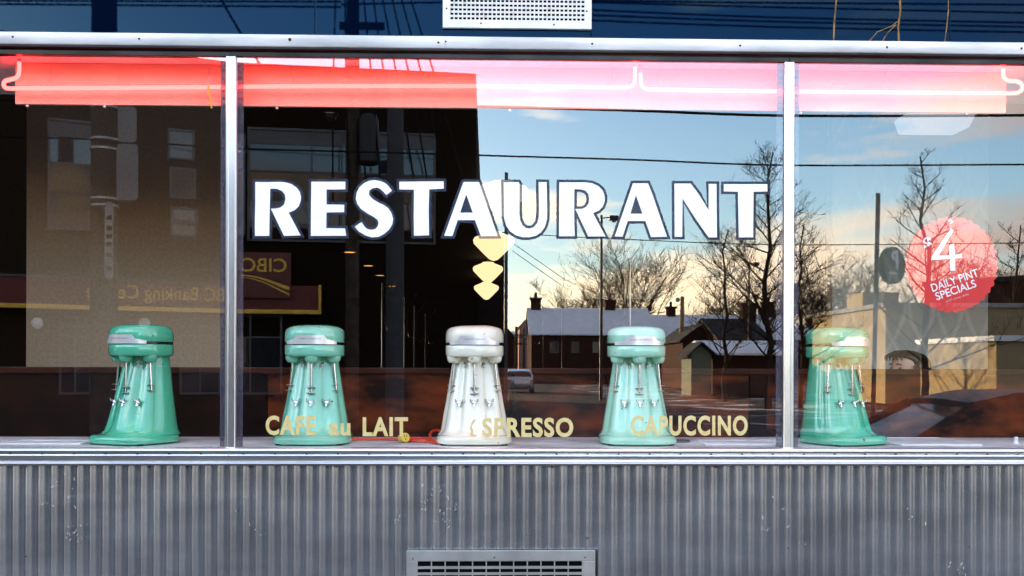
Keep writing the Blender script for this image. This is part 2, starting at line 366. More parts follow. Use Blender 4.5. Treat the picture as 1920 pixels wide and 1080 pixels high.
def text_box(mb, s, fn, off=0.0, space=1.0, mi=0):   # fn(u, v) in the unit box of the text's own extent
    vs, fs, (a, b, c, d) = text_geo(s, off, space)
    mb.add([fn((x - a) / (b - a), (y - c) / (d - c)) for x, y in vs], fs, mi)
# ================================================================== THE RESTAURANT FRONT
shop = thing('restaurant_building', 'restaurant front with navy panels, wide window and ribbed metal below', 'building', (0, 0, 0))
XL, XR = -3.0, 3.1
ZT, ZB = Z(112), 1.156
ML, MR = X(433), X(1477)
def panel_row():
    edges = [-3.6, X(590), X(1106) + 0.0, X(1777), 3.7]
    for i in range(4):
        mb = MB().box(edges[i] + 0.0012, edges[i + 1] - 0.0012, -0.012, 0.05, 2.876, 4.3)
        mb.build('enamel_panel', M['navy'], shop, bevel=0.002)
panel_row()
mb = MB()
for pts, r in (([(1570, -30), (1567, 12), (1564, 45), (1563, 76)], .0042), ([(1686, -30), (1688, 20), (1684, 50), (1685, 80)], .005), ([(1683, 40), (1672, 49), (1645, 60), (1630, 77)], .0025), ([(1680, 46), (1664, 62), (1654, 78)], .002), ([(1778, -30), (1778, 20), (1775, 50), (1771, 80)], .0022)):
    mb.tube([P(a, b_, -.0118) for a, b_ in pts], [r * random.uniform(.7, 1.2) for _ in pts], 6)
each(mb, 'tan_streak', mat('tan_streak_tone', (0.30, 0.17, 0.06), 0.8, 0, 0.5, 30), shop.children[3], False)  # thin tan streaks laid on the panel face
# white trim with its screws
mb = MB()
tz0, tz1 = Z(97.5), Z(73)
mb.loft([[(x, -0.006, tz0), (x, -0.034, tz0 + 0.002), (x, -0.037, tz0 + 0.006), (x, -0.037, tz1 - 0.010), (x, -0.030, tz1 - 0.002), (x, -0.012, tz1)] for x in (-3.6, X(833) - 0.0006)])
mb.loft([[(x, -0.006, tz0), (x, -0.034, tz0 + 0.002), (x, -0.037, tz0 + 0.006), (x, -0.037, tz1 - 0.010), (x, -0.030, tz1 - 0.002), (x, -0.012, tz1)] for x in (X(833) + 0.0006, 3.7)])
trim = mb.build('trim_strip', M['trim'], shop, smooth=True)
for px, r in ((265, .005), (545, .007), (821, .005), (835, .004), (1107, .005), (1382, .005), (1655, .005), (1905, .005), (30, .005)):
    x = X(px); MB().lathe([(0.0, 0), (r, 0), (r * .8, .002), (0.0005, .0025)], n=10).build('screw', M['rust'], trim)
    o = trim.children[-1]; o.rotation_euler = (R_(90), 0, 0); o.location = (x, -0.0371, (tz0 + tz1) / 2 + random.uniform(-.003, .003))
# header: dark metal channel under the trim
mb = MB().box(-3.6, 3.7, 0.006, 0.05, Z(104), tz0 + 0.01)
mb.box(-3.6, ML - .001, -0.012, 0.02, ZT - 0.002, Z(104)); mb.box(ML + .001, MR - .001, -0.012, 0.02, ZT - 0.002, Z(104)); mb.box(MR + .001, 3.7, -0.012, 0.02, ZT - 0.002, Z(104))
mb.build('header_strip', M['header'], shop, bevel=0.002)
MB().box(-3.6, 3.7, 0.0, 0.045, tz0 - .004, tz0 + 0.012).build('header_glow_line', mat('red_lit_line', (0.25, 0.02, 0.015), 0.6), shop)  # red neon light on the header edge put into a thin strip's colour
# mullions
def mullion(xc):
    w = 0.0215
    prof = [(-w, .02), (-w, -.012), (-w + .003, -.016), (-.010, -.016), (-.0085, -.0125), (.0085, -.0125), (.010, -.016), (w - .003, -.016), (w, -.012), (w, .02)]
    o = MB().loft([[(xc + a, b, z) for a, b in prof] for z in (ZB - .004, ZT - 0.0025)]).build('mullion', M['alu'], shop, smooth=True, ang=30)
    for s in (-1, 1):
        g = MB(); x0 = xc + s * 0.0216
        g.box(min(x0, x0 + s * .026), max(x0, x0 + s * .026), 0.008, 0.011, ZB, ZT - .004)
        for k in range(60):
            zz = ZB + 0.03 + k * 0.027 + random.uniform(-.006, .006)
            if zz < ZT - .02: g.box(min(x0 + s * .004, x0 + s * .02), max(x0 + s * .004, x0 + s * .02), 0.0068, 0.0079, zz, zz + random.uniform(.003, .012))
        g.build('film_strip', M['gasket'], o)
mullion(ML); mullion(MR)
# panes: front face reflects, the rest is clear
def pane(x0, x1, rx):
    mb = MB(); y0, y1 = -0.003, 0.003
    vs = [(x, y, z) for z in (ZB, ZT - .002) for y in (y0, y1) for x in (x0, x1)]
    mb.add(vs, [(0, 1, 5, 4)], 0); mb.add(vs, [(2, 6, 7, 3), (0, 2, 3, 1), (4, 5, 7, 6), (0, 4, 6, 2), (1, 3, 7, 5)], 1)
    me_o = mb.build('window_pane', [M['glass'], M['clear']], shop)
    return me_o
panes = [pane(XL, ML - .0216, 0), pane(ML + .0216, MR - .0216, 0), pane(MR + .0216, XR, 0)]
# sill extrusion
sp_ = [(0.02, 1.1535), (0.0, 1.1545), (-.018, 1.1545), (-.030, 1.1515), (-.0365, 1.146), (-.0375, 1.139), (-.0345, 1.1335), (-.029, 1.1325), (-.029, 1.1255), (-.0345, 1.1245), (-.0365, 1.120), (-.0345, 1.1155), (-.028, 1.1145), (-.026, 1.105), (-.028, 1.0955), (-.0335, 1.0945), (-.0375, 1.089), (-.0355, 1.084), (-.030, 1.080), (0.02, 1.079)]
def sillpiece(x0, x1): return MB().loft([[(x, a, b) for a, b in sp_] for x in (x0, x1)]).build('window_sill', M['alu'], shop, smooth=True, ang=50)
for x0, x1 in ((-3.6, ML - .0006), (ML + .0006, MR - .0006), (MR + .0006, 3.7)):
    s_ = sillpiece(x0, x1)
    mb = MB(); xx = x0 + 0.06
    while xx < x1:
        if abs(xx) < 2.4: mb.ball((xx, -.0345, 1.129), .0036, 8, 5, (1, .5, 1))
        xx += 0.1305
    each(mb, 'screw', M['header'], s_, False)
# ribbed cladding: concave flutes with sharp seams standing forward
PITCH = 0.0527
def ribs(x0, x1):
    n = int(round((x1 - x0) / PITCH)); p = (x1 - x0) / n; pts = []
    for i in range(n):
        for t_ in (0.0, 0.03, 0.07, 0.14, 0.25, 0.4, 0.55, 0.7, 0.82, 0.91, 0.96, 0.985):
            u = abs(2 * t_ - 1); d = 0.0125 * u ** 1.9
            if t_ < 0.02: d = .0135
            pts.append((x0 + (i + t_) * p, -0.004 - d))
    pts.append((x1, -0.0175))
    rows = [1.0785, 0.9, 0.7, 0.5, 0.24]; mb = MB()
    vs = [(a, b, z) for z in rows for a, b in pts]; k = len(pts)
    mb.add(vs, [(r * k + i, r * k + i + 1, (r + 1) * k + i + 1, (r + 1) * k + i) for r in range(len(rows) - 1) for i in range(k - 1)])
    mb.add([(x0, 0.0, 1.0785), (x1, 0.0, 1.0785), (x1, 0.0, .24), (x0, 0, .24)], [(0, 1, 2, 3)])
    return mb.build('ribbed_cladding', M['ribbed'], shop, smooth=True, ang=25)
cl = [ribs(X(765) - 60 * PITCH, X(765)), ribs(X(765), X(1098)), ribs(X(1098), X(1098) + 63 * PITCH)]
mb = MB()
for px in (54, 148, 284, 354, 470, 567, 615, 633, 825, 873, 1036, 1155, 1247, 1342, 1431, 1477, 1725, 1812):
    mb.ball((X(px), -.016, 1.0735), random.uniform(.003, .0055), 8, 5, (1.2, .5, .8))
for px, py in ((1102, 1008), (1477, 1027), (1815, 1026), (53, 1040)):
    mb.ball((X(px), -.016, Z(py)), .004, 8, 5, (1, .5, 1))
each(mb, 'rust_spot', M['rust'], cl[0], False)
mb = MB()      # scuffs of dried paint on the metal
rs = random.Random(3)
for cx_, cy_, k, sp2 in ((815, 935, 16, 26), (830, 975, 8, 14), (745, 975, 6, 8), (105, 920, 10, 40), (140, 1000, 12, 16), (1795, 1060, 6, 20), (1720, 970, 4, 20), (850, 950, 4, 6), (1480, 970, 6, 60), (500, 960, 5, 60)):
    for _ in range(k):
        a = P(cx_ + rs.uniform(-sp2, sp2), cy_ + rs.uniform(-sp2, sp2), -.0172); l = rs.uniform(.002, .008); wd = rs.uniform(.0006, .0016); an = rs.uniform(0.5, 2.2)
        d = Vector((math.cos(an), 0, math.sin(an))) * l; e_ = Vector((-math.sin(an), 0, math.cos(an))) * wd
        mb.hexa([a - d - e_, a + d - e_ * .3, a - d - e_ + Vector((0, .001, 0)), a + d - e_ * .3 + Vector((0, .001, 0)), a - d + e_, a + d + e_ * .3, a - d + e_ + Vector((0, .001, 0)), a + d + e_ * .3 + Vector((0, .001, 0))])
mb.build('paint_scuff', mat('dried_paint', (0.55, 0.58, 0.60), 0.7), cl[1])['kind'] = 'stuff'
MB().box(-3.6, 3.7, -0.03, 0.1, 0.0, 0.24).build('plinth', M['concrete'], shop, bevel=.006)
# shell of the building
MB().box(-4.6, -3.6, -0.05, .3, 0, 4.3).box(-3.6, XL, 0.0, .3, 0.24, 2.876).build('pier', M['brick'], shop)
MB().box(3.7, 4.7, -0.05, .3, 0, 4.3).box(XR, 3.7, 0.0, .3, 0.24, 2.876).build('pier', M['brick'], shop)
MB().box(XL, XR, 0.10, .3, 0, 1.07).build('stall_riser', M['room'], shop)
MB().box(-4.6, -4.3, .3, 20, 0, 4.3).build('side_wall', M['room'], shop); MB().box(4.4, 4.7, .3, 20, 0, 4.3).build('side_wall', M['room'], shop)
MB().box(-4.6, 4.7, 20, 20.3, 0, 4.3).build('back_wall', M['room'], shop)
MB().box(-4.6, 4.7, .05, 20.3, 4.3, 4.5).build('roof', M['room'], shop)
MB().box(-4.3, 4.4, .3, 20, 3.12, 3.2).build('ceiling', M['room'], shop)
MB().box(-4.3, 4.4, .3, 20, 0.2, 0.3).build('floor', mat('dark_floor', (0.03, 0.02, 0.015), 0.5), shop)
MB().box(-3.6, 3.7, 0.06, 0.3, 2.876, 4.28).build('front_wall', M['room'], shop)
MB().box(XL, XR, 0.012, 0.62, 2.79, 2.83).build('soffit', M['white'], shop)
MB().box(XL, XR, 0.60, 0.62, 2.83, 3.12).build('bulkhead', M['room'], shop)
MB().box(XL, XR, 0.012, 0.598, 1.134, 1.154).build('display_ledge', M['ledge'], shop)

# ---- vents
vt = thing('wall_vent', 'white square-mesh wall vent on the navy panels above the window', 'vent', (X(967), -.012, 2.91))
x0, x1, z0 = X(829), X(1106), Z(57)
gx0, gx1, gz0 = X(842), X(1094), Z(43.5)
ZU = 3.14; gz1 = ZU - .03
mb = MB().box(x0, x1, -.03, -.0125, z0, gz0).box(x0, x1, -.03, -.0125, gz1, ZU).box(x0, gx0, -.03, -.0125, gz0, gz1).box(gx1, x1, -.03, -.0125, gz0, gz1)
part(mb, 'frame', M['white'], vt)
mb = MB(); nx = 32; pp = (gx1 - gx0) / nx
for i in range(nx + 1): mb.box(gx0 + i * pp - .0028, gx0 + i * pp + .0028, -.026, -.022, gz0, gz1)
nzr = int((gz1 - gz0) / pp) 
for i in range(nzr + 1):
    zz = gz0 + i * (gz1 - gz0) / nzr; mb.box(gx0, gx1, -.0275, -.0245, zz - .0042, zz + .0042)
part(mb, 'mesh', mat('vent_mesh_paint', (0.74, 0.73, 0.70), 0.6, 0, 0.35, 45, col2=(0.5, 0.42, 0.33), lo=0.25, hi=0.45), vt)
part(MB().box(gx0, gx1, -.016, -.0128, gz0, gz1), 'duct', M['dark'], vt)
mb = MB()
for px, py in ((836, 22), (1036, 50), (1097, 24), (900, 49)): mb.ball((X(px), -.0305, Z(py)), .004, 8, 5, (1, .5, 1))
each(mb, 'screw', M['rust'], vt)
vb = thing('floor_vent', 'grey steel louvred vent set low in the ribbed metal', 'vent', (X(940), -.004, .55))
x0, x1, z1, z0 = X(764), X(1116), Z(1030), .36
gx0, gx1, gz1, gz0 = X(785), X(1091), Z(1050), .42
mb = MB().box(x0, x1, -.028, -.0182, gz1, z1).box(x0, x1, -.028, -.0182, z0, gz0).box(x0, gx0, -.028, -.0182, gz0, gz1).box(gx1, x1, -.028, -.0182, gz0, gz1)
part(mb, 'frame', M['steel'], vb, bevel=.002)
mb = MB(); nx = 12; pp = (gx1 - gx0) / nx
for i in range(1, nx): mb.box(gx0 + i * pp - .0025, gx0 + i * pp + .0025, -.027, -.023, gz0, gz1)
nr = int((gz1 - gz0) / (11.3 * .00225)); ph = (gz1 - gz0) / nr
for i in range(1, nr): mb.box(gx0, gx1, -.0285, -.0245, gz0 + i * ph - .0055, gz0 + i * ph + .0055)
part(mb, 'louvre', M['steel'], vb)
part(MB().box(gx0, gx1, -.0205, -.0185, gz0, gz1), 'duct', M['dark'], vb)
mb = MB()
for px, py in ((776, 1045), (928, 1043), (1097, 1043)): mb.ball((X(px), -.0282, Z(py)), .0035, 8, 5, (1, .5, 1))
each(mb, 'screw', M['rust'], vb)

# ---- painted RESTAURANT
def sc(lst, ox, oy, k): return [(ox + a / k, oy + b / k) for a, b in lst]
G = []
G.append([sc([(70, 90), (250, 92), (450, 88), (530, 98), (610, 120), (690, 175), (735, 235), (755, 310), (748, 380), (720, 455), (660, 510), (570, 550), (748, 890), (500, 898), (303, 490), (375, 488), (440, 475), (500, 430), (522, 350), (515, 280), (470, 225), (390, 190), (292, 190), (285, 500), (278, 898), (65, 898), (62, 700), (70, 400)], 470, 330, 8)])
G.append([sc([(910, 85), (1420, 85), (1420, 200), (1137, 202), (1137, 427), (1405, 432), (1400, 542), (1137, 546), (1132, 783), (1415, 785), (1432, 895), (903, 898), (905, 500)], 470, 330, 8)])
G.append([sc([(1560, 760), (1665, 690), (1700, 750), (1750, 795), (1810, 808), (1870, 795), (1905, 755), (1918, 710), (1905, 660), (1850, 615), (1750, 560), (1650, 490), (1600, 420), (1577, 340), (1590, 250), (1630, 170), (1700, 105), (1780, 70), (1860, 60), (1940, 75), (2020, 105), (2070, 155), (2120, 218), (2035, 285), (1990, 235), (1940, 190), (1890, 173), (1830, 185), (1785, 210), (1775, 250), (1780, 290), (1830, 345), (1930, 405), (1990, 430), (2060, 480), (2110, 550), (2137, 640), (2125, 720), (2080, 800), (2000, 870), (1920, 912), (1820, 920), (1720, 890), (1620, 830)], 470, 330, 8)])
G.append([sc([(390, 85), (1055, 80), (1055, 190), (838, 200), (830, 500), (835, 890), (610, 895), (605, 600), (610, 205), (390, 200)], 700, 330, 8)])
G.append([sc([(1365, 88), (1585, 90), (1865, 900), (1615, 903), (1525, 662), (1265, 662), (1185, 900), (1062, 897), (1350, 95)], 700, 330, 8), sc([(1393, 275), (1492, 550), (1302, 550)], 700, 330, 8)])
G.append([sc([(115, 95), (340, 92), (355, 120), (352, 560), (362, 660), (400, 740), (450, 780), (510, 788), (570, 765), (620, 700), (640, 620), (645, 500), (640, 92), (760, 92), (768, 500), (765, 650), (735, 760), (680, 840), (600, 895), (500, 918), (400, 918), (300, 890), (210, 830), (150, 740), (120, 620)], 930, 330, 8)])
G.append([sc([(950, 95), (1340, 95), (1450, 110), (1540, 155), (1600, 215), (1630, 300), (1630, 380), (1600, 460), (1540, 520), (1455, 555), (1640, 905), (1385, 905), (1190, 495), (1290, 492), (1350, 465), (1390, 410), (1398, 340), (1385, 270), (1340, 220), (1270, 200), (1175, 198), (1172, 600), (1180, 903), (945, 903)], 930, 330, 8)])
G.append([sc([(290, 85), (465, 85), (520, 225), (600, 460), (685, 705), (500, 708), (435, 522), (230, 522), (168, 703), (78, 700), (100, 640)], 1140, 330, 6.194), sc([(325, 222), (400, 438), (260, 438)], 1140, 330, 6.194)])
G.append([sc([(772, 88), (960, 88), (1060, 220), (1170, 398), (1170, 92), (1260, 92), (1262, 400), (1265, 712), (1170, 712), (1020, 500), (865, 262), (862, 705), (775, 705)], 1140, 330, 6.194)])
G.append([sc([(1345, 95), (1850, 95), (1852, 178), (1690, 182), (1685, 710), (1520, 712), (1510, 182), (1345, 178)], 1140, 330, 6.194)])
sign = thing('window_lettering', 'large white capitals with slate outline painted across the middle pane', 'sign', (X(960), -.005, Z(392)))
def slab(V, Fs, y0, y1):       # thin solid from a filled outline in photo units
    mb = MB(); n = len(V); cnt = {}
    vs = [P(v[0], v[1], y0) for v in V] + [P(v[0], v[1], y0) + Vector((0, y1 - y0, 0)) for v in V]
    fs = [tuple(f) for f in Fs] + [tuple(i + n for i in f[::-1]) for f in Fs]
    for f in Fs:
        for i in range(len(f)):
            e = (f[i], f[(i + 1) % len(f)]); cnt[e] = cnt.get(e, 0) + 1
    for (a, b) in cnt:
        if (b, a) not in cnt: fs.append((a, b, b + n, a + n))
    return mb.add(vs, fs)
for loops in G:
    V, Fs = fillpoly(loops, lambda c: inside(c, loops))
    lo = part(slab(V, Fs, -.0062, -.0048), 'letter', M['letter'], sign)
    ol = [offset(loops[0], 5.0)] + [offset(l, -4.2) for l in loops[1:]]
    def keep(c):
        i = inside(c, loops); d = dist_edge(c, loops)
        return (not i and d < 7.6 and inside(c, [ol[0]]) or (not i and d < 4.2))
    V, Fs = fillpoly(loops + ol, keep)
    mb = slab(V, Fs, -.0046, -.0036)
    o = mb.build('outline', M['outline'], lo)
# ---- gold lettering low on the glass, on its inner face
def goldword(name, label, words_):
    root = thing(name, label, 'sign', (X(words_[0][1]), .0045, Z(800)))
    for s, a, b, top, bot, off in words_:
        mb = MB(); text_box(mb, s, lambda u, v: P(a + (b - a) * u, bot + (top - bot) * v, .0045), off, 1.12)
        part(mb, 'lettering', M['gold'], root)
    return root
goldword('painted_lettering', 'pale gold words in front of the jade mixer of the middle pane', [('CAFE', 498, 592, 779, 816, .035), ('au', 616, 657, 793, 817, .035), ('LAIT', 680, 765, 782, 818, .035)])
gw = goldword('painted_lettering', 'worn pale gold word running from the cream mixer to its right', [('SPRESSO', 904, 1075, 783, 820, .035)])
rs = random.Random(5)
pts = [(888, 786), (884, 793), (881, 802), (883, 811), (881, 818), (890, 819), (896, 817), (887, 814), (887, 806), (884, 800), (888, 794), (893, 787)]
V, Fs = fillpoly([pts], lambda c: inside(c, [pts])); part(slab(V, Fs, .0045, .005), 'letter_remnant', M['gold'], gw)
goldword('painted_lettering', 'pale gold nine-letter word over the mint mixer', [('CAPUCCINO', 1183, 1402, 779, 817, .035)])
# ---- round red sticker
st = thing('price_sticker', 'round red sticker with scalloped edge and white price behind the narrow pane', 'sticker', tuple(P(1785, 497, .006)))
cx_, cy_ = 1784, 496
n = 36; lp = []
for i in range(n * 6):
    a = 2 * math.pi * i / (n * 6); ph = (i % 6) / 6.0
    rr = 84.5 + 4.0 * (1 - abs(2 * ph - 1)) 
    lp.append((cx_ + rr * math.cos(a), cy_ + rr * 1.03 * math.sin(a)))
V, Fs = fillpoly([lp], lambda c: inside(c, [lp])); part(slab(V, Fs, .006, .0066), 'disc', M['red'], st)
def rot(ax, ay, deg): 
    c_, s_ = math.cos(R_(deg)), math.sin(R_(deg))
    return lambda u, v, w, h: (ax + u * w * c_ + v * h * s_, ay + u * w * s_ - v * h * c_)
def sticker_text(s, ax, ay, w, h, deg, off=.0):
    r = rot(ax, ay, deg); mb = MB(); text_box(mb, s, lambda u, v: P(*r(u, v, w, h), .0052), off); return mb
part(sticker_text('DAILY PINT', 1749, 547.5, 92, 15, -19.0, .012), 'lettering', M['letter'], st)
part(sticker_text('SPECIALS', 1757, 563.5, 79, 15, -19.0, .012), 'lettering', M['letter'], st)
part(sticker_text('until close daily', 1774, 568.5, 46, 5, -19.0, .004), 'lettering', mat('faded_sticker_print', (0.75, 0.45, 0.42), 0.5), st)
part(sticker_text('$', 1734.5, 471, 15, 26, -10, .03), 'lettering', M['letter'], st)
four = sc([(530, 178), (557, 200), (405, 455), (512, 452), (512, 350), (562, 333), (568, 445), (640, 435), (640, 478), (570, 483), (575, 605), (525, 610), (518, 487), (330, 502), (335, 465)], 1685, 395, 5.4)
V, Fs = fillpoly([four], lambda c: inside(c, [four])); part(slab(V, Fs, .0045, .0052), 'lettering', M['letter'], st)
part(MB().lathe([(.0001, 0), (.012, 0), (.012, .003), (.0001, .003)], n=16), 'suction_cup', mixtrans('cup_plastic', (0.8, 0.7, 0.7), .5), st)
o = st.children[-1]; p = P(1782, 415, .004); o.rotation_euler = (R_(90), 0, 0); o.location = Vector(p) - Vector(st.location)

# ---- neon valance
vz0 = Z(203.5, .11)
va = thing('valance_board', 'long white valance board behind the neon at the window top', 'board', (X(955), .11, vz0))
part(MB().box(X(27, .11), X(1885, .11), .11, .128, vz0, 2.789), 'board', M['board'], va, bevel=.002)
mb = MB()
for px in (50, 195, 518, 955, 1500, 1811): mb.lathe([(.001, -.012), (.006, -.009), (.0065, -.003), (.003, .0)], (X(px, .118), .118, vz0), 10)
each(mb, 'peg', M['white'], va, smooth=True)
ne = thing('neon_light', 'glowing red neon tube running along the valance board', 'neon light', tuple(P(960, 163, .06)))
def npath(pts, sub=5):
    w = [P(a, b, .06) for a, b in pts]; out = []
    for i in range(len(w) - 1):
        a = w[max(i - 1, 0)]; b = w[i]; c = w[i + 1]; d = w[min(i + 2, len(w) - 1)]
        for k in range(sub):
            t_ = k / sub; out.append(0.5 * ((2 * b) + (c - a) * t_ + (2 * a - 5 * b + 4 * c - d) * t_ ** 2 + (3 * b - a - 3 * c + d) * t_ ** 3))
    return out + [w[-1]]
ta = npath([(36, 116), (36, 128), (35, 139), (30, 146), (20, 149), (10, 152), (7, 158), (10, 164), (20, 166), (60, 165.5), (250, 164.5), (600, 161.5), (900, 161.5), (1100, 163), (1165, 164), (1183, 162), (1190, 153), (1190.5, 140), (1190.5, 126)])
tb = npath([(1201, 137), (1201.5, 150), (1203, 160), (1212, 166), (1240, 168), (1440, 171), (1700, 173.5), (1860, 174.5), (1895, 175), (1910, 173), (1917, 166), (1915, 157), (1905, 152), (1890, 151), (1882, 144), (1881, 134), (1881, 122)])
part(MB().tube(ta, .0082, 10), 'tube', M['neon'], ne, smooth=True); part(MB().tube(tb, .0082, 10), 'tube', M['neon'], ne, smooth=True)
for px, py in ((95, 165), (392, 164), (545, 162), (1150, 164), (1236, 168), (1660, 173), (1846, 174.5)):
    a = P(px, py - 38, .1); b = P(px, py - 3, .064)
    part(MB().tube([a, (a + b) / 2 + Vector((0, -.012, .0)), b], .0022, 6), 'standoff', M['steel'], ne)
for px in (36, 1190.5, 1881, 1201):
    p = P(px, 118 if px != 1201 else 130, .06); part(MB().tube([p + Vector((0, 0, -.01)), p + Vector((0, 0, .03 if px != 1201 else .05))], .0075, 8), 'electrode', mat('electrode_glass', (.6, .3, .3), .3) if px == 36 else bpy.data.materials['electrode_glass'], ne)
hs = part(MB().tube([P(390, 158, .05), P(391, 170, .05), P(394, 185, .052), P(397, 203, .052)], [.003, .005, .003, .004], 6), 'loose_tie', M['yellow'], ne)

# ================================================================== MIXERS
def ell(a, b, cy, z, n=48, groove=0.0, px_=2.3):
    r = []
    for j in range(n):
        th = 2 * math.pi * j / n; c_, s_ = math.cos(th), math.sin(th)
        k = (abs(c_) ** px_ + abs(s_) ** px_) ** (-1 / px_)
        if groove:
            ang = math.degrees(th)
            for g0 in (270 - 29, 270 + 29, 270 - 66, 270 + 66):
                dd = (ang - g0 + 180) % 360 - 180
                k *= 1 - groove * math.exp(-(dd / 8.0) ** 2) * (1 if abs(g0 - 270) < 40 else .6)
            dd = (ang - 270 + 180) % 360 - 180
            k *= 1 + 0.35 * groove * math.exp(-(dd / 14) ** 2)
        r.append((a * k * c_, cy + b * k * s_, z))
    return r
def base_ring(g, z, n=48):
    r = []
    for j in range(n):
        th = 2 * math.pi * j / n; c_, s_ = math.cos(th), math.sin(th)
        if s_ < 0: px_ = 3.6; k = (abs(c_) ** px_ + abs(s_) ** px_) ** (-1 / px_); r.append(((.168 - g) * k * c_, (.20 - g) * k * s_, z))
        else: r.append(((.168 - g) * c_ * (1 + .04 * s_), (.15 - g) * s_, z))
    return r
def make_mixer(label, body, loc, rz, missing=()):
    root = thing('milkshake_mixer', label, 'mixer', loc, rz, 'milkshake mixers on the window ledge')
    MB().loft([base_ring(.012, .004), base_ring(.003, .008), base_ring(0, .02), base_ring(.002, .032), base_ring(.010, .040), base_ring(.03, .043)]).build('base', body, root, smooth=True)
    mb = MB()
    for sx in (-.13, .13): mb.lathe([(.014, -.0005), (.016, .008)], (sx, -.14, 0), 12)
    mb.lathe([(.016, -.0005), (.016, .008)], (0, .1, 0), 12)
    each(mb, 'foot', M['rubber'], root, False)
    lv = [(.040, .164, .165, -.005, .02), (.046, .157, .155, -.002, .05), (.058, .150, .143, .003, .08), (.08, .146, .135, .006, .11), (.12, .140, .126, .010, .12), (.18, .129, .115, .016, .13), (.24, .119, .104, .022, .135), (.30, .109, .094, .028, .135), (.36, .100, .085, .033, .13), (.41, .094, .08, .036, .12)]
    MB().loft([ell(a, b, cy, z, 72, g) for z, a, b, cy, g in lv]).build('column', body, root, smooth=True, ang=60)
    # head
    def hr(s, z, dy=0): return ell(.129 * s, .128 * s, .0 + dy, z, 56, 0, 2.35)
    head = MB().loft([hr(.80, .381), hr(.94, .3825), hr(.98, .386), hr(1.0, .393), hr(1.0, .429), hr(.985, .432)]).build('head', body, root, smooth=True, ang=50)
    MB().loft([hr(.985, .4315), hr(.985, .4445)], caps=False).build('band', M['black'], head, smooth=True)
    MB().loft([hr(.985, .444), hr(1.0, .447), hr(1.0, .474), hr(.99, .488), hr(.96, .4995), hr(.90, .508), hr(.78, .515), hr(.55, .520), hr(.3, .5217), hr(.05, .522)]).build('cap', body, head, smooth=True, ang=60)
    # nameplate bent round the front of the head
    def fr(x, z, o): 
        u = min(1, abs(x) / .129); y = -.128 * (1 - u ** 2.35) ** (1 / 2.35)
        return (x, y - o, z)
    def plate(zl, zh, xs, o0, o1):
        rows = []
        for x in xs:
            a, b = zl(x), zh(x); rows.append([fr(x, a, o0), fr(x, a, o1), fr(x, b, o1), fr(x, b, o0)])
        return rows
    xs = [-.108 + .216 * i / 36 for i in range(37)]
    def top(x):
        u = abs(x)
        if u < .060: return .4735
        if u < .072: return .4735 - (u - .060) / .012 * .017
        return .4565 - (u - .072) / .036 * .009
    MB().loft(plate(lambda x: .4345, top, xs, -.001, .0055)).build('nameplate', M['plate'], head, smooth=True, ang=30)
    mb = MB(); text_box(mb, 'HAMILTON BEACH', lambda u, v: fr(-.047 + .094 * u, .455 + .006 * v, .006), .01)
    mb.build('lettering', M['steel'], head)
    for i, (sx, sy) in enumerate(((-.090, -.042), (0, -.090), (.090, -.042))):
        MB().lathe([(.031, .384), (.0315, .378), (.029, .366), (.022, .3565), (.010, .3555)], (sx, sy, 0), 24).build('socket', body, head, smooth=True, ang=60)
        if i in missing: continue
        lean = .012 * (-1, 0, 1)[i]; e_ = (sx + lean, sy - .004, .232 - .012 * (i == 1)); a_ = Vector((sx, sy, .358)); e_ = Vector(e_)
        mb = MB().tube([a_, a_ + (e_ - a_) * .06], [.0095, .008], 12).tube([a_ + (e_ - a_) * .05, a_ + (e_ - a_) * .8, e_], [.0052, .0048, .0036], 10)
        s_ = mb.build('spindle', M['chrome'], root, smooth=True)
        mb = MB()
        for q_ in (.80, .985):
            p = a_ + (e_ - a_) * q_; rr = .0175
            mb.loft([[(p.x + rr * math.cos(2 * math.pi * j / 18) * (1 + .15 * (j % 3 == 0)), p.y + rr * math.sin(2 * math.pi * j / 18), p.z + dz + .0012 * math.sin(j)) for j in range(18)] for dz in (-.0008, .0008)])
        each(mb, 'agitator', M['steel'], s_, False)
    # cup brackets on the column
    for sx in (-.066, 0, .066):
        zb = .185; y = {0: -.102}.get(sx, -.086)
        mb = MB()
        for k in (-1, 1): mb.tube([(sx + k * .006, y + .005, zb + .002), (sx + k * .015, y - .010, zb + .004), (sx + k * .0165, y - .012, zb + .014)], [.0045, .0042, .0025], 8)
        mb.ball((sx, y - .003, zb - .006), .0105, 12, 8, (1, .7, 1.1)); mb.tube([(sx, y - .004, zb - .008), (sx, y - .012, zb - .020)], [.006, .004], 8)
        mb.build('cup_bracket', M['chrome'], root, smooth=True)
        MB().tube([(sx * .62, -.045, .352), (sx * .62 + .001, -.062, .345), (sx * .62, -.064, .333)], [.007, .006, .004], 8).build('switch_lever', M['steel'], root, smooth=True) if sx else None
    return root
MY, LZ = 0.235, 1.1545
def mx(px): return X(px, MY)
make_mixer('dark jade mixer behind the narrow left pane, base jutting toward the dark corner', M['jade'], (mx(265), MY, LZ), R_(-25))
make_mixer('jade mixer standing behind the painted words with the lowercase pair', M['lightjade'], (mx(590.5), MY, LZ), R_(0))
make_mixer('cream white mixer standing between the green ones', M['cream'], (mx(890), MY, LZ), R_(0))
make_mixer('pale mint mixer in the middle pane, right of the cream one', M['mint'], (mx(1192.5), MY, LZ), R_(1))
make_mixer('jade mixer beneath the P sign reflection, in the pane with the red sticker', M['jade'], (mx(1569), MY, LZ), R_(25))

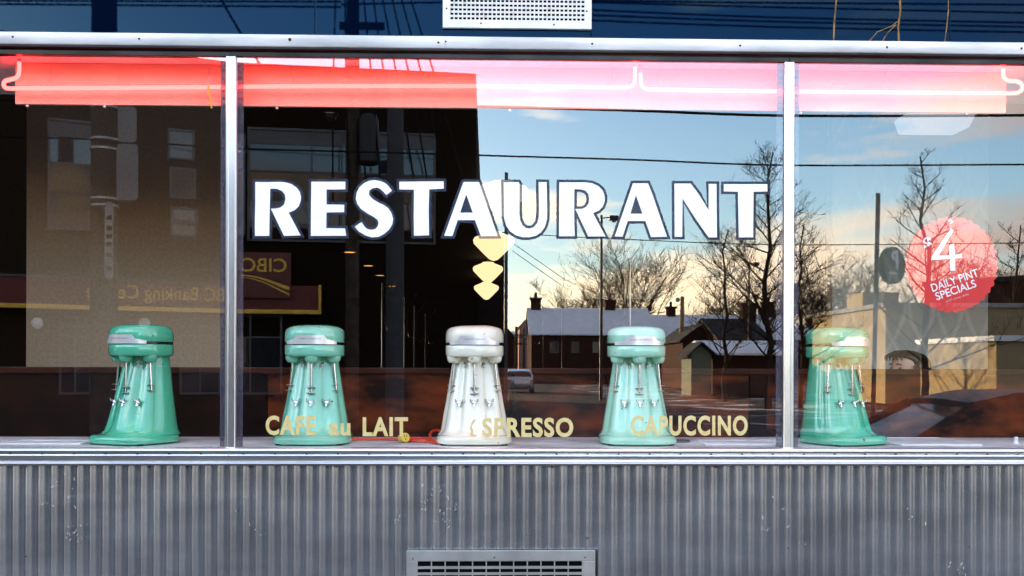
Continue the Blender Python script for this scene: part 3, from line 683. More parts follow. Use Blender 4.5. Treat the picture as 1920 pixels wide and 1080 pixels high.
# ---- things on the ledge
def ledge_pt(px, py): 
    d = ray(px, py); t_ = (1.154 - EYE) / d.z; return C0 + d * t_
pts = [(662, 824), (690, 823), (720, 824), (750, 826.5), (790, 829), (803, 826), (800, 823), (780, 822.5)]
pts2 = [(772, 823), (800, 822), (812, 828), (820, 831), (806, 822), (803, 812), (812, 808), (824, 810)]
def spl(w, sub=6):
    out = []
    for i in range(len(w) - 1):
        a = w[max(i - 1, 0)]; b = w[i]; c = w[i + 1]; d = w[min(i + 2, len(w) - 1)]
        for k in range(sub):
            t_ = k / sub; out.append(0.5 * ((2 * b) + (c - a) * t_ + (2 * a - 5 * b + 4 * c - d) * t_ ** 2 + (3 * b - a - 3 * c + d) * t_ ** 3))
    return out + [w[-1]]
rz = Vector((0, 0, .0065))
path = [ledge_pt(650, 827) + rz, ledge_pt(690, 826) + rz, ledge_pt(740, 826.5) + rz, ledge_pt(775, 829.5) + rz, ledge_pt(800, 830) + rz, ledge_pt(806, 826) + rz, ledge_pt(790, 824) + rz, ledge_pt(760, 824.5) + rz]
cord = thing('extension_cord', 'orange extension cord with a yellow socket lying on the ledge', 'cord', tuple(ledge_pt(755, 830)))
part(MB().tube(spl(path), .006, 8), 'cable', M['orange'], cord, smooth=True)
path = [ledge_pt(800, 830) + rz, ledge_pt(822, 833.5) + rz, ledge_pt(836, 832) + rz, ledge_pt(826, 824) + rz + Vector((0, 0, .03)), ledge_pt(812, 824) + rz + Vector((0, 0, .034)), ledge_pt(806, 827) + rz + Vector((0, 0, .018)), ledge_pt(815, 832) + rz]
part(MB().tube(spl(path), .006, 8), 'cable', M['orange'], cord, smooth=True)
p = ledge_pt(757, 831.5)
mb = MB(); mb.lathe([(.013, -.03), (.018, -.024), (.021, -.004), (.0215, .02), (.0195, .0235), (.0005, .0235)], (0, 0, 0), 20)
pl = mb.build('socket', M['yellow'], cord, smooth=True); pl.rotation_euler = (R_(82), 0, R_(28)); pl.location = Vector((0.004, -.006, .022))
mb = MB()
for a, b in ((-.006, .006), (.006, .006), (0, -.008)): mb.box(a - .0015, a + .0015, b - .004, b + .004, .0237, .0243)
each(mb, 'slot', M['dark'], pl, False)
def register(label, px0, px1, y0, y1):
    x0, x1 = X(px0, (y0 + y1) / 2), X(px1, (y0 + y1) / 2); r = thing('air_register', label, 'vent', ((x0 + x1) / 2, (y0 + y1) / 2, 1.1545))
    mb = MB().box(x0, x1, y0, y0 + .015, 1.1545, 1.1625).box(x0, x1, y1 - .015, y1, 1.1545, 1.1625).box(x0, x0 + .015, y0 + .015, y1 - .015, 1.1545, 1.1625).box(x1 - .015, x1, y0 + .015, y1 - .015, 1.1545, 1.1625)
    part(mb, 'frame', M['white'], r, bevel=.002)
    mb = MB(); k = int((x1 - x0 - .03) / .011)
    for i in range(k): mb.box(x0 + .0175 + i * .011, x0 + .0235 + i * .011, y0 + .015, y1 - .015, 1.1548, 1.160)
    part(mb, 'slat', M['white'], r); return r
register('white floor register on the ledge beside the dark jade mixer', 20, 168, .10, .30)
register('white floor register on the ledge right of the mint mixer', 1312, 1462, .10, .34)
register('white floor register on the ledge beneath the red sticker', 1655, 1800, .08, .50)
kn = ledge_pt(1905, 832)
tag(MB().lathe([(.012, 0), (.013, .004), (.008, .010), (.007, .018), (.010, .024), (.006, .031), (.0005, .032)], tuple(kn), 14).build('insulator', M['white'], smooth=True), 'small white ceramic insulator at the dark end of the ledge', 'insulator')
mb = MB(); q0 = ledge_pt(1275, 829)
tag(mb.lathe([(.045, 0), (.05, .004), (.042, .010), (.0005, .011)], tuple(q0), 24).build('saucer', M['black'], smooth=True), 'flat black dish lying right of the mint mixer base', 'dish')
# ---- wood partition behind the ledge
wp = thing('wood_partition', 'brown stained wood partition at the back of the window ledge', 'partition', (0, .6, .3))
zt = Z(690, .6)
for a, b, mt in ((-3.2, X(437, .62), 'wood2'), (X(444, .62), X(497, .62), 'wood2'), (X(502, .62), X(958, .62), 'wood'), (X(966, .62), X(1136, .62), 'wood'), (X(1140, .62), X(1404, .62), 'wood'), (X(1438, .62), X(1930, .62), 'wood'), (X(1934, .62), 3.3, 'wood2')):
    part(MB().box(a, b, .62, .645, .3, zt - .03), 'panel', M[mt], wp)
for px in (440.5, 499.5, 962, 1138, 1421, 1932):
    w = .018 if px == 1421 else .008 if px not in (499.5, 1138) else .004
    w = .04 if px == 1421 else w
    part(MB().box(X(px, .62) - w, X(px, .62) + w, .608, .65, .3, zt - .03), 'post', M['wood2'], wp)
part(MB().box(-3.2, 3.3, .602, .67, zt - .03, zt), 'rail', M['railwood'], wp, bevel=.006)
# ---- interior
bw = thing('plaster_wall', 'beige plaster partition wall inside behind the dark jade mixer', 'wall', (X(200, 1.7), 1.7, .3))
part(MB().box(X(49, 1.7), X(436, 1.7), 1.7, 1.8, .3, 3.12), 'plaster', M['beige'], bw)
dw = thing('papered_wall', 'pale patterned wallpaper wall inside behind the red sticker', 'wall', (X(1700, 1.75), 1.75, .3))
part(MB().box(X(1560, 1.75), X(1852, 1.75), 1.75, 1.85, .3, 3.12), 'wallpaper', M['damask'], dw)
# pendant lamps
def pendant(label, px, py, wpx, dist, mt):
    k = dist / F; y = CY + dist; c = P(px, py, y); r = wpx / 2 * k
    root = thing('pendant_lamp', label, 'lamp', tuple(c), 0, 'diamond pendant lamps in a row along the room')
    MB().lathe([(r * .36, r * .50), (r * .40, r * .44), (r * .93, r * .22), (r, r * .1), (r * .96, -r * .08), (r * .5, -r * .56), (r * .2, -r * .84), (r * .02, -r * .90)], (0, 0, 0), 28).build('shade', M[mt], root, smooth=True, ang=50)
    MB().tube([(0, 0, r * .6), (0, 0, 3.12 - c.z)], .006, 6).build('rod', M['steel'], root)
pendant('largest white pendant lamp, behind the painted A and U', 942, 362, 98, 8.8, 'lampcool')
pendant('second pendant lamp, just below the painted A', 926, 454, 78, 11.2, 'lamp')
pendant('third amber pendant lamp from the front of the row', 915, 506, 57, 15, 'lamp')
pendant('smallest and lowest amber pendant lamp, at the far end', 912, 541, 47, 18.3, 'lamp')
def coat_stand(label, px, pytop, side, m='chrome'):
    z = 2.35; dist = (z - EYE) * F / (HOR - pytop); y = CY + dist; x = X(px, y)
    root = thing('coat_stand', label, 'coat stand', (x, y, .3), 0, 'chrome coat hook poles along the booths')
    MB().tube([(0, 0, 0), (0, 0, 1.05), (0, 0, 2.05)], [.016, .016, .013], 10).build('pole', M[m], root, smooth=True)
    mb = MB(); s = side
    mb.tube([(s * .16, 0, 2.10), (s * .045, 0, 1.92), (s * .04, 0, 1.62), (s * .06, 0, 1.55), (s * .11, 0, 1.545), (s * .13, 0, 1.58)], .008, 6)
    mb.build('hook', M[m], root, smooth=True); MB().tube([(0, 0, 1.70), (s * .04, 0, 1.70)], .008, 6).build('arm', M[m], root)
    MB().lathe([(.12, 0), (.12, .012), (.02, .03)], n=20).build('foot', M[m], root)
coat_stand('tallest chrome coat pole, right of the jade mixer head', 715, 531, 1)
coat_stand('second chrome coat pole from the tallest one, toward the cream mixer', 757, 557, 1)
coat_stand('third chrome coat pole beyond the two tall ones', 776, 574, 1)
coat_stand('farthest chrome coat pole of the row near the cream mixer', 797, 588, 1)
coat_stand('bright chrome coat pole rising above the mint mixer', 1181, 489, -1)
coat_stand('chrome coat pole beside the lamp post reflection', 1053, 572, -1)
coat_stand('short chrome coat pole nearest to the cream mixer', 1018, 586, -1)
k_ = 0
for px, py, lab in ((430, 287, 'amber downlight beside the window post'), (655, 475, 'amber downlight nearest below the painted S'), (690, 500, 'amber downlight between two others in the row'), (712, 518, 'amber downlight just above the coat poles'), (735, 538, 'faint amber downlight deepest in the room')):
    dist = (3.11 - EYE) * F / (HOR - py); y = CY + dist; x = X(px, y)
    r = thing('downlight', lab, 'ceiling light', (x, y, 3.12), 0, 'amber downlights in the ceiling')
    MB().lathe([(.12, -.002), (.12, -.012), (.09, -.012), (.085, -.003)], n=20).build('trim', M['steel'], r)
    MB().lathe([(.0005, -.004), (.086, -.004)], n=20, caps=False).build('lens', M['amber'], r)
p = P(618, 214, 1.8)
cm = thing('dome_camera', 'small silver dome camera hanging from the ceiling', 'camera', (p.x, p.y, p.z))
MB().lathe([(.048, -.004), (.05, 0), (.048, .018), (.035, .036), (.012, .042), (.012, 3.12 - p.z)], n=24).build('housing', M['chrome'], cm, smooth=True)
MB().ball((0, 0, -.004), .044, 20, 10, (1, 1, .9)).build('dome', mat('smoked_dome', (.05, .035, .02), .1), cm, smooth=True)
p = P(1752, 236, 1.2)
cl_ = thing('ceiling_fixture', 'pale boxy light fixture hanging above the papered wall', 'ceiling light', tuple(p))
MB().loft([[(-.16, -.1, -.03), (.15, -.1, -.03), (.15, .1, -.03), (-.16, .1, -.03)], [(-.18, -.12, .05), (.18, -.12, .05), (.18, .12, .05), (-.18, .12, .05)]]).build('diffuser', M['bulb'], cl_, bevel=.012)
MB().box(-.185, .185, -.125, .125, .05, .065).build('pan', M['white'], cl_); MB().tube([(0, 0, .06), (0, 0, 3.12 - p.z)], .008, 6).build('stem', M['steel'], cl_)
# booth bench and the seated person
PY = 1.15; bx = X(1712, PY)
be = thing('booth_bench', 'dark upholstered booth bench behind the wood partition', 'bench', (bx, PY, .3))
MB().box(-.45, .75, -.28, .28, 0, .42).build('seat', M['cloth'], be, bevel=.02); MB().box(.32, .44, -.28, .28, .42, .85).build('backrest', M['cloth'], be, bevel=.02)
pe = thing('person', 'person with black hair seen in profile looking down over the partition', 'person', (bx, PY, .287))
def skinmesh(name, pts, edges, rad, m, parent, sub=2):
    me = bpy.data.meshes.new(name); me.from_pydata(pts, edges, []); o = bpy.data.objects.new(name, me); COL.objects.link(o); o.parent = parent
    sm = o.modifiers.new('skin', 'SKIN'); 
    bm = bmesh.new(); bm.from_mesh(me); ly = bm.verts.layers.skin.verify()
    for i, v in enumerate(bm.verts): v[ly].radius = (rad[i], rad[i]) if not isinstance(rad[i], tuple) else rad[i]; v[ly].use_root = (i == 0)
    bm.to_mesh(me); bm.free()
    o.modifiers.new('sub', 'SUBSURF').levels = sub; o.modifiers['sub'].render_levels = sub; o.modifiers['skin'].use_smooth_shade = True
    me.materials.append(m); return o
jp = [(.10, 0, .53), (.10, 0, .70), (.08, 0, .86), (.05, 0, .96), (.02, 0, 1.03), (.085, -.17, .91), (.00, -.22, .67), (-.20, -.16, .62), (-.27, -.13, .63), (.085, .17, .91), (.00, .22, .67), (-.20, .16, .62), (-.27, .13, .63), (.08, -.10, .52), (-.34, -.12, .52), (-.36, -.12, .08), (-.44, -.12, .04), (.08, .10, .52), (-.34, .12, .52), (-.36, .12, .08), (-.44, .12, .04)]
je = [(0, 1), (1, 2), (2, 3), (3, 4), (2, 5), (5, 6), (6, 7), (7, 8), (2, 9), (9, 10), (10, 11), (11, 12), (0, 13), (13, 14), (14, 15), (15, 16), (0, 17), (17, 18), (18, 19), (19, 20)]
jr = [.14, .13, .12, .06, .055, .065, .048, .036, .025, .065, .048, .036, .025, .09, .07, .045, .035, .09, .07, .045, .035]
skinmesh('body', jp, je, jr, M['cloth'], pe)
# head: profile rings stacked upward; face toward -x
def headmesh():
    # z, front x, back x, half width
    rows = [(-.115, -.045, .02, .035), (-.108, -.085, .045, .048), (-.09, -.098, .06, .056), (-.075, -.094, .068, .060), (-.062, -.101, .074, .063), (-.050, -.097, .078, .066), (-.040, -.104, .082, .068), (-.030, -.122, .086, .069), (-.022, -.124, .088, .070), (-.008, -.112, .092, .071), (.008, -.099, .095, .073), (.022, -.094, .098, .074), (.04, -.100, .100, .075), (.06, -.098, .100, .074), (.08, -.088, .094, .068), (.098, -.066, .078, .054), (.112, -.03, .045, .028)]
    rings = []
    for z, f, b_, w in rows:
        r = []
        for j in range(28):
            th = 2 * math.pi * j / 28; c_, s_ = math.cos(th), math.sin(th); xx = (b_ if c_ > 0 else -f) * c_
            if c_ < 0:
                face = abs(s_)
                flat = -.094 if -.05 < z < .03 else f
                xx = c_ * -(f if face < .22 else (f * .35 + max(f, flat) * .65 if face < .42 else max(f, flat)))
                if abs(z - .012) < .018 and .3 < face < .6: xx *= .93
            r.append((xx, w * s_, z))
        rings.append(r)
    return MB().loft(rings)
hd = bpy.data.objects.new('head', None); COL.objects.link(hd); hd.parent = pe
hm = headmesh().build('face', M['skin'], None, smooth=True, ang=80)
bpy.data.objects.remove(hd)
hm.name = 'head'; hm.parent = pe; hm.location = (-.03, 0, 1.173); hm.rotation_euler = (0, R_(11), R_(16))
hr_ = MB()
rings = []
for z, f, b_, w in ((-.16, .02, .13, .085), (-.12, .005, .135, .092), (-.06, -.005, .132, .093), (0, -.015, .130, .092), (.035, -.03, .128, .090), (.062, -.055, .126, .088), (.078, -.098, .121, .084), (.098, -.088, .108, .072), (.118, -.055, .082, .05), (.127, -.01, .035, .018)):
    rings.append([((b_ if math.cos(2 * math.pi * j / 28) > 0 else -f) * math.cos(2 * math.pi * j / 28) if f < 0 or math.cos(2 * math.pi * j / 28) > 0 else f * 1.0, w * math.sin(2 * math.pi * j / 28), z) for j in range(28)])
hr_.loft(rings)
for q in range(26):
    yy = random.uniform(-.07, .07); hr_.tube([(-.06, yy * .8, .115), (-.108, yy, .075), (-.104 + random.uniform(-.012, .012), yy * 1.05, random.uniform(.048, .066))], [.005, .005, .001], 5)
for q in range(8): hr_.tube([(.0, -.085, .08), (-.035 + .008 * q, -.088, .03), (-.03 + .008 * q, -.086, -.06 - .01 * q)], [.006, .006, .001], 5)
hr_.build('hair', M['hair'], hm, smooth=True, ang=80)
for s in (-1, 1):
    MB().ball((-.0795, s * .034, .012), .0085, 12, 8).build('eye', mat('eye', (.10, .07, .06), .3) if s < 0 else bpy.data.materials['eye'], hm, smooth=True)
    MB().tube([(-.097, s * .018, .033), (-.096, s * .034, .037), (-.086, s * .05, .032)], [.003, .004, .002], 6).build('eyebrow', M['hair'], hm)
    MB().ball((.012, s * .076, -.005), .028, 12, 8, (.6, .3, 1.1)).build('ear', M['skin'], hm, smooth=True)
MB().tube([(-.098, -.02, -.066), (-.103, 0, -.065), (-.098, .02, -.066)], [.003, .006, .003], 6).build('lips', mat('lips', (.4, .15, .12), .5), hm, smooth=True)

# ================================================================== THE STREET BEHIND THE CAMERA
def sheet(name, x0, x1, y0, y1, z, m): return struct(MB().add([(x0, y0, z), (x1, y0, z), (x1, y1, z), (x0, y1, z)], [(0, 1, 2, 3)]).build(name, m))
sheet('ground', -700, 700, -900, 300, -.13, M['lot'])
struct(MB().box(-120, 120, -4.7, 2, -.125, 0.0).build('pavement', M['darkpave']))
sheet('road', -200, 200, -10.2, -4.7, -.122, M['asphalt'])
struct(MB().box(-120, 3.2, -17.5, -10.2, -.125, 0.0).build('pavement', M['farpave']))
sheet('cross_street', 0.2, 6.0, -300, -17.5, -.118, M['asphalt'])
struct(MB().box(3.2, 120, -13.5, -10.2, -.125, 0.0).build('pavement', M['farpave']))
mb = MB()
for i in range(40): mb.box(-60 + i * 4, -58 + i * 4, -7.45, -7.33, -.121, -.117)
struct(mb.build('road_marking', M['white']))

# ---- the bank
bank = thing('bank_building', 'brown bank building with red fascia, mirrored in the window', 'building', (RX(400, 22), -18.5, 0))
class Wall:
    def __init__(s, p0, p1):
        s.p0 = Vector((p0[0], p0[1], 0)); s.p1 = Vector((p1[0], p1[1], 0)); s.d = (s.p1 - s.p0).normalized(); s.L = (s.p1 - s.p0).length
        s.n = Vector((-s.d.y, s.d.x, 0))
        if s.n.y < 0: s.n = -s.n
    def at(s, u, z, out=0.0): return s.p0 + s.d * u + s.n * out + Vector((0, 0, z))
    def hit(s, px, py):
        d = ray(px, py); d = Vector((d.x, -d.y, d.z)); c = Vector((0, -CY, EYE)); t_ = (s.p0 - c).dot(s.n) / d.dot(s.n)
        p = c + d * t_; return (p - s.p0).dot(s.d), p.z
    def slab(s, mb, u0, u1, z0, z1, o0, o1, mi=0):
        return mb.hexa([s.at(u, z, o) for z in (z0, z1) for o in (o0, o1) for u in (u0, u1)], mi)
    def rect(s, mb, px0, py0, px1, py1, o0, o1, mi=0):
        a = s.hit(px0, py1); b = s.hit(px1, py0); return s.slab(mb, a[0], b[0], a[1], b[1], o0, o1, mi)
ROOF = 8.0
a0 = RW(45, HOR, 19.6); a1 = RW(432, HOR, 21.4); a2 = RW(891, HOR, 22.2)
dA = (Vector(a1) - Vector(a0)).normalized(); aL = Vector(a0) - dA * 28
WA = Wall((aL.x, aL.y), (a1.x, a1.y)); WB = Wall((a1.x, a1.y), (a2.x, a2.y))
def bpart(mb, n, m, **k): return part(mb, n, m, bank, **k)
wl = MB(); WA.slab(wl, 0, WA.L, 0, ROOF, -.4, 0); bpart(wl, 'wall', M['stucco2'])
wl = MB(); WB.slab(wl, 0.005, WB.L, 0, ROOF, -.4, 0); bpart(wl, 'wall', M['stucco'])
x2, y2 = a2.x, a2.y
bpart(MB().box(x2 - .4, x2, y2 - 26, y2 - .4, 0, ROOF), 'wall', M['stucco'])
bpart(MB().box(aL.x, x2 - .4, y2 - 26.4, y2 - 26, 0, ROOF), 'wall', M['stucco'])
rf = MB().add([(aL.x, aL.y - .4, ROOF - .1), (a1.x, a1.y - .4, ROOF - .1), (x2 - .02, y2 - .4, ROOF - .1), (x2 - .02, y2 - 26, ROOF - .1), (aL.x, y2 - 26, ROOF - .1)], [(0, 1, 2, 3, 4)]); bpart(rf, 'roof', M['asphalt'])
# lower wing beside the side street
px2 = RX(944, 24); zl = RZ(447, 24)
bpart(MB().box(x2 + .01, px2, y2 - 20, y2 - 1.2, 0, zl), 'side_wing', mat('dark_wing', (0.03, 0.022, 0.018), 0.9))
mb = MB().box(px2 + .01, px2 + .09, y2 - 1.4, y2 - 1.3, 0, zl + 1.5); bpart(mb, 'downpipe', M['frame'])
def win(wall, px0, py0, px1, py1, tiers, cols=(), glassm=None, sill=False):
    a = wall.hit(px0, py1); b = wall.hit(px1, py0); u0, z0 = a; u1, z1 = b
    fr_ = MB(); t_ = .05
    wall.slab(fr_, u0, u1, z1 - t_, z1, .004, .05); wall.slab(fr_, u0, u1, z0, z0 + t_, .004, .05)
    wall.slab(fr_, u0, u0 + t_, z0 + t_, z1 - t_, .004, .05); wall.slab(fr_, u1 - t_, u1, z0 + t_, z1 - t_, .004, .05)
    hs_ = [wall.hit(px0, p)[1] for p in tiers]
    for h in hs_: wall.slab(fr_, u0 + t_, u1 - t_, h - .02, h + .02, .006, .045)
    for c in cols:
        u = wall.hit(c, py0)[0]; wall.slab(fr_, u - .02, u + .02, z0 + t_, z1 - t_, .008, .047)
    o = bpart(fr_, 'window', M['frame'])
    zs = [z1 - t_] + hs_ + [z0 + t_]
    for i in range(len(zs) - 1):
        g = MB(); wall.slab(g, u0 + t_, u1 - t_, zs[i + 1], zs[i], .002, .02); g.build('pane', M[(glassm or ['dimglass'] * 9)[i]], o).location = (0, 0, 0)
    return o
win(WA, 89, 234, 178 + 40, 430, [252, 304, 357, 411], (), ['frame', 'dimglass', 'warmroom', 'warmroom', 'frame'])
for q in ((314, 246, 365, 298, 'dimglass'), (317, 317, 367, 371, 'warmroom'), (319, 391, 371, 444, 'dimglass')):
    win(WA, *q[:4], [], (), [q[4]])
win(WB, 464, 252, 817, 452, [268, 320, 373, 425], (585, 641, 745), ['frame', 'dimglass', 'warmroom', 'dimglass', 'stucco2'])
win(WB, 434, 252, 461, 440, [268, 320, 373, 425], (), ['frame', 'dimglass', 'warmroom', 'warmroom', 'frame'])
# fascia sign
fa = MB(); za0, za1 = WA.hit(300, 577)[1], WA.hit(300, 531)[1]
WA.slab(fa, 12, WA.L - .002, za0, za1, .02, .30); WB.slab(fa, .002, WB.hit(603, 500)[0], za0, za1, .02, .30)
fas = bpart(fa, 'fascia', M['signred'])
g = MB(); WA.slab(g, 12, WA.L - .002, za0 - .09, za0 - .004, .02, .31); WB.slab(g, .002, WB.hit(603, 500)[0], za0 - .09, za0 - .004, .02, .31); u = WB.hit(601, 500)[0]; WB.slab(g, u - .03, u + .03, za0, za1 + .02, .302, .33)
g.build('gold_band', M['signgold'], fas)
g = MB(); WA.slab(g, 12, WA.L - .002, za1 + .004, za1 + .05, .02, .32); g.build('cap_strip', M['frame'], fas)
# words on the fascia (they read from +x to -x when one faces the bank)
uA = WA.hit(446, 555)[0]; uB = WA.hit(160, 555)[0]; hz = za1 - za0
mb = MB(); text_box(mb, 'CIBC Banking Centre', lambda u, v: WA.at(uA + (uB - uA) * u, za0 + hz * (.12 + .72 * v), .304), .008); mb.build('lettering', M['signgold'], fas)
ub0, zb0 = WB.hit(452, 560); ub1, zb1 = WB.hit(548, 478)
pn = MB(); WB.slab(pn, ub0, ub1, zb0, zb1, .304, .40); pnl = bpart(pn, 'sign_panel', mat('dark_red_sign', (0.12, 0.02, 0.012), .4))
mb = MB(); u0_, z0_ = WB.hit(540, 514); u1_, z1_ = WB.hit(459, 487)
text_box(mb, 'CIBC', lambda u, v: WB.at(u0_ + (u1_ - u0_) * u, z0_ + (z1_ - z0_) * v, .404), .012)
def swoosh(pts, w):
    top = [WB.hit(a, b_) for a, b_ in pts]; bot = [WB.hit(a, b_ + ww) for (a, b_), ww in zip(pts, w)]
    mb.add([WB.at(u, z, .404) for u, z in top + bot], [(i, i + 1, len(pts) + i + 1, len(pts) + i) for i in range(len(pts) - 1)])
swoosh([(457, 518), (480, 520), (500, 525), (520, 532), (545, 541)], [2, 3, 4, 5, 7]); swoosh([(457, 522), (480, 525), (500, 532), (520, 541), (545, 553)], [1, 2, 2, 3, 4])
mb.build('lettering', M['signgold'], pnl)
# ground floor glazing and lamps
for px0, px1 in ((110, 172), (255, 322), (336, 414)):
    win(WA, px0, 610, px1, 740, [630, 686], ((px0 + px1) / 2,), ['stucco2', 'stucco2', 'dimglass'])
win(WB, 440, 590, 530, 740, [632], (470,), ['stucco', 'dimglass'])
for px in (70, 270):
    u, z = WA.hit(px, 606); g = MB(); g.ball(WA.at(u, z, .06), .12, 16, 10, (1, .6, 1)); bpart(g, 'wall_lamp', M['white'], smooth=True)

# ---- poles
def upole(label, px, dist, dia, h, m, arms=()):
    x, y = RX(px, dist), RY(px, dist); r = thing('utility_pole', label, 'utility pole', (x, y, 0))
    MB().tube([(0, 0, 0), (0, 0, h * .5), (0, 0, h)], [dia / 2 * 1.05, dia / 2, dia / 2 * .85], 16).build('shaft', M[m], r, smooth=True)
    return r
pA = upole('thick dark pole with banded signs, mirrored left of the first window post', 195, 15, .38, 10.5, 'pole')
for py in (265, 283, 376, 389, 205):
    z = RZ(py, 15); MB().lathe([(.205, -.02), (.21, -.018), (.21, .018), (.205, .02)], (0, 0, z), 20).build('band', M['steel'], pA)
def poleplate(label, px0, py0, px1, py1, dist, m, txt=None):
    x0, x1 = RX(px0, dist), RX(px1, dist); y = RY(px0, dist); z0, z1 = RZ(py1, dist), RZ(py0, dist); r_ = .06; lp = []
    for cx, cz, a in ((x1 - r_, z1 - r_, 0), (x0 + r_, z1 - r_, 90), (x0 + r_, z0 + r_, 180), (x1 - r_, z0 + r_, 270)):
        for k in range(5): lp.append((cx + r_ * math.cos(R_(a + k * 22.5)), cz + r_ * math.sin(R_(a + k * 22.5))))
    root = thing('street_sign', label, 'sign', ((x0 + x1) / 2, y, z0))
    part(MB().loft([[(a, y + d, b_) for a, b_ in lp] for d in (-.004, .004)]), 'plate', M[m], root)
    return root
poleplate('upper grey sign plate fixed beside the thick dark pole', 220, 202, 255, 269, 14.7, 'sign_grey')
poleplate('lower grey sign plate fixed beside the thick dark pole', 218, 272, 258, 378, 14.7, 'sign_grey')
ps = poleplate('narrow pale notice plate strapped low on the thick dark pole', 196, 380, 212, 526, 14.7, 'sign_white')
mb = MB(); x0, x1 = RX(199, 14.69), RX(209, 14.69); y = RY(200, 14.7) + .0055
for a in (410, 430, 445, 460, 480, 505):
    z = RZ(a, 14.7); mb.box(x0, x1, y - .0012, y, z - .035, z + .03)
part(mb, 'print', M['stucco'], ps)
pB = upole('dark wooden power pole with crossarms and cables, mirrored behind the painted S', 660, 19, .26, 12, 'pole')
for dz, l in ((7.9, .6), (8.6, .9), (9.4, 1.1)): MB().box(-.25, l, -.06, .06, dz, dz + .12).build('crossarm', M['pole'], pB)
MB().lathe([(.16, 5.3), (.19, 5.35), (.19, 6.15), (.14, 6.25)], (.32, .1, 0), 16).build('transformer', M['paint_black'], pB)
mb = MB()
for i in range(9):
    x = -.3 + i * .17; mb.tube([(x * .6, .12, 10.5), (x, .16, 8.6), (x * 1.5 + .1, .2, 6.6), (x * 1.8 + .2, .2, 4.6 + .2 * (i % 3))], .018, 5)
each(mb, 'cable', M['rubber'], pB, False)
pC = upole('smooth grey pole standing beside the power pole reflection', 740, 18, .33, RZ(138, 18), 'grey_pole')
def lamp_post(label, px, pytop, dist, side, arm=.7):
    x, y, h = RX(px, dist), RY(px, dist), RZ(pytop, dist); r = thing('street_lamp', label, 'street lamp', (x, y, 0))
    MB().tube([(0, 0, 0), (0, 0, h)], [.075, .05], 12).build('post', M['paint_black'], r, smooth=True)
    MB().tube([(0, 0, h - .12), (side * arm * .55, 0, h - .10)], .03, 8).build('arm', M['paint_black'], r)
    MB().box(min(side * arm * .45, side * arm), max(side * arm * .45, side * arm), -.14, .14, h - .22, h - .02).build('lamp_head', M['paint_black'], r, bevel=.02)
    MB().lathe([(.11, 0), (.09, -.07), (.01, -.1)], (side * arm * .75, 0, h - .22), 14).build('lens', M['sign_white'], r)
lamp_post('black street lamp mirrored between the painted R and A', 1127, 403, 43, 1, .72)
lamp_post('distant street lamp among the bare branches near the second window post', 1404, 490, 60, 1, .6)
x, y, h = RX(1641, 14.4), RY(1641, 14.4), RZ(361, 14.4)
pk = thing('parking_sign', 'round green P sign on a leaning black post', 'sign', (x, y, 0))
MB().tube([(-.05, 0, 0), (.035, 0, h)], .032, 10).build('post', M['paint_black'], pk, smooth=True)
dr = .265; zc = RZ(497, 14.4)
dsc = MB().lathe([(dr, -.045), (dr, .045)], n=32).build('disc', M['pgreen'], pk, bevel=.006)
dsc.rotation_euler = (R_(90), 0, R_(-34)); dsc.location = (.21, .07, zc)
mb = MB(); text_box(mb, 'P', lambda u, v: (.085 - .17 * u, -.04 + .26 * v, -.0465), .05)
mb.box(-.10, .10, -.125, -.10, -.0475, -.046); mb.add([(-.16, -.1125, -.047), (-.09, -.16, -.047), (-.09, -.065, -.047)], [(0, 1, 2)])
mb.build('lettering', M['white'], dsc)
mb = MB(); text_box(mb, 'P', lambda u, v: (-.085 + .17 * u, -.04 + .26 * v, .0465), .05)
mb.build('lettering', M['white'], dsc)
x, y = RX(1276, 70), RY(1276, 70)
wpq = thing('utility_pole', 'short yellowish wooden pole with a round lamp by the snowy roofs', 'utility pole', (x, y, 0))
MB().tube([(0, 0, 0), (.12, 0, RZ(555, 70))], [.17, .14], 10).build('shaft', mat('yellowish_wood_pole', (.32, .24, .14), .9), wpq, smooth=True)  # yellowish wood, paler than the other poles
MB().ball((-.22, 0, RZ(561, 70)), .17, 10, 8).build('lamp', M['sign_white'], wpq)
for px, py, d, lab in ((968, 612, 95, 'nearest thin power pole down the side street beside the bank'), (982, 618, 110, 'second thin power pole down the side street'), (958, 628, 140, 'farthest thin power pole down the side street')):
    h = RZ(py, d); r = thing('utility_pole', lab, 'utility pole', (RX(px, d), RY(px, d), 0))
    MB().tube([(0, 0, 0), (0, 0, h)], [.17, .12], 8).build('shaft', M['pole'], r); MB().box(-.9, .9, -.06, .06, h - .9, h - .75).box(-.6, .6, -.06, .06, h - 1.7, h - 1.55).build('crossarm', M['pole'], r)
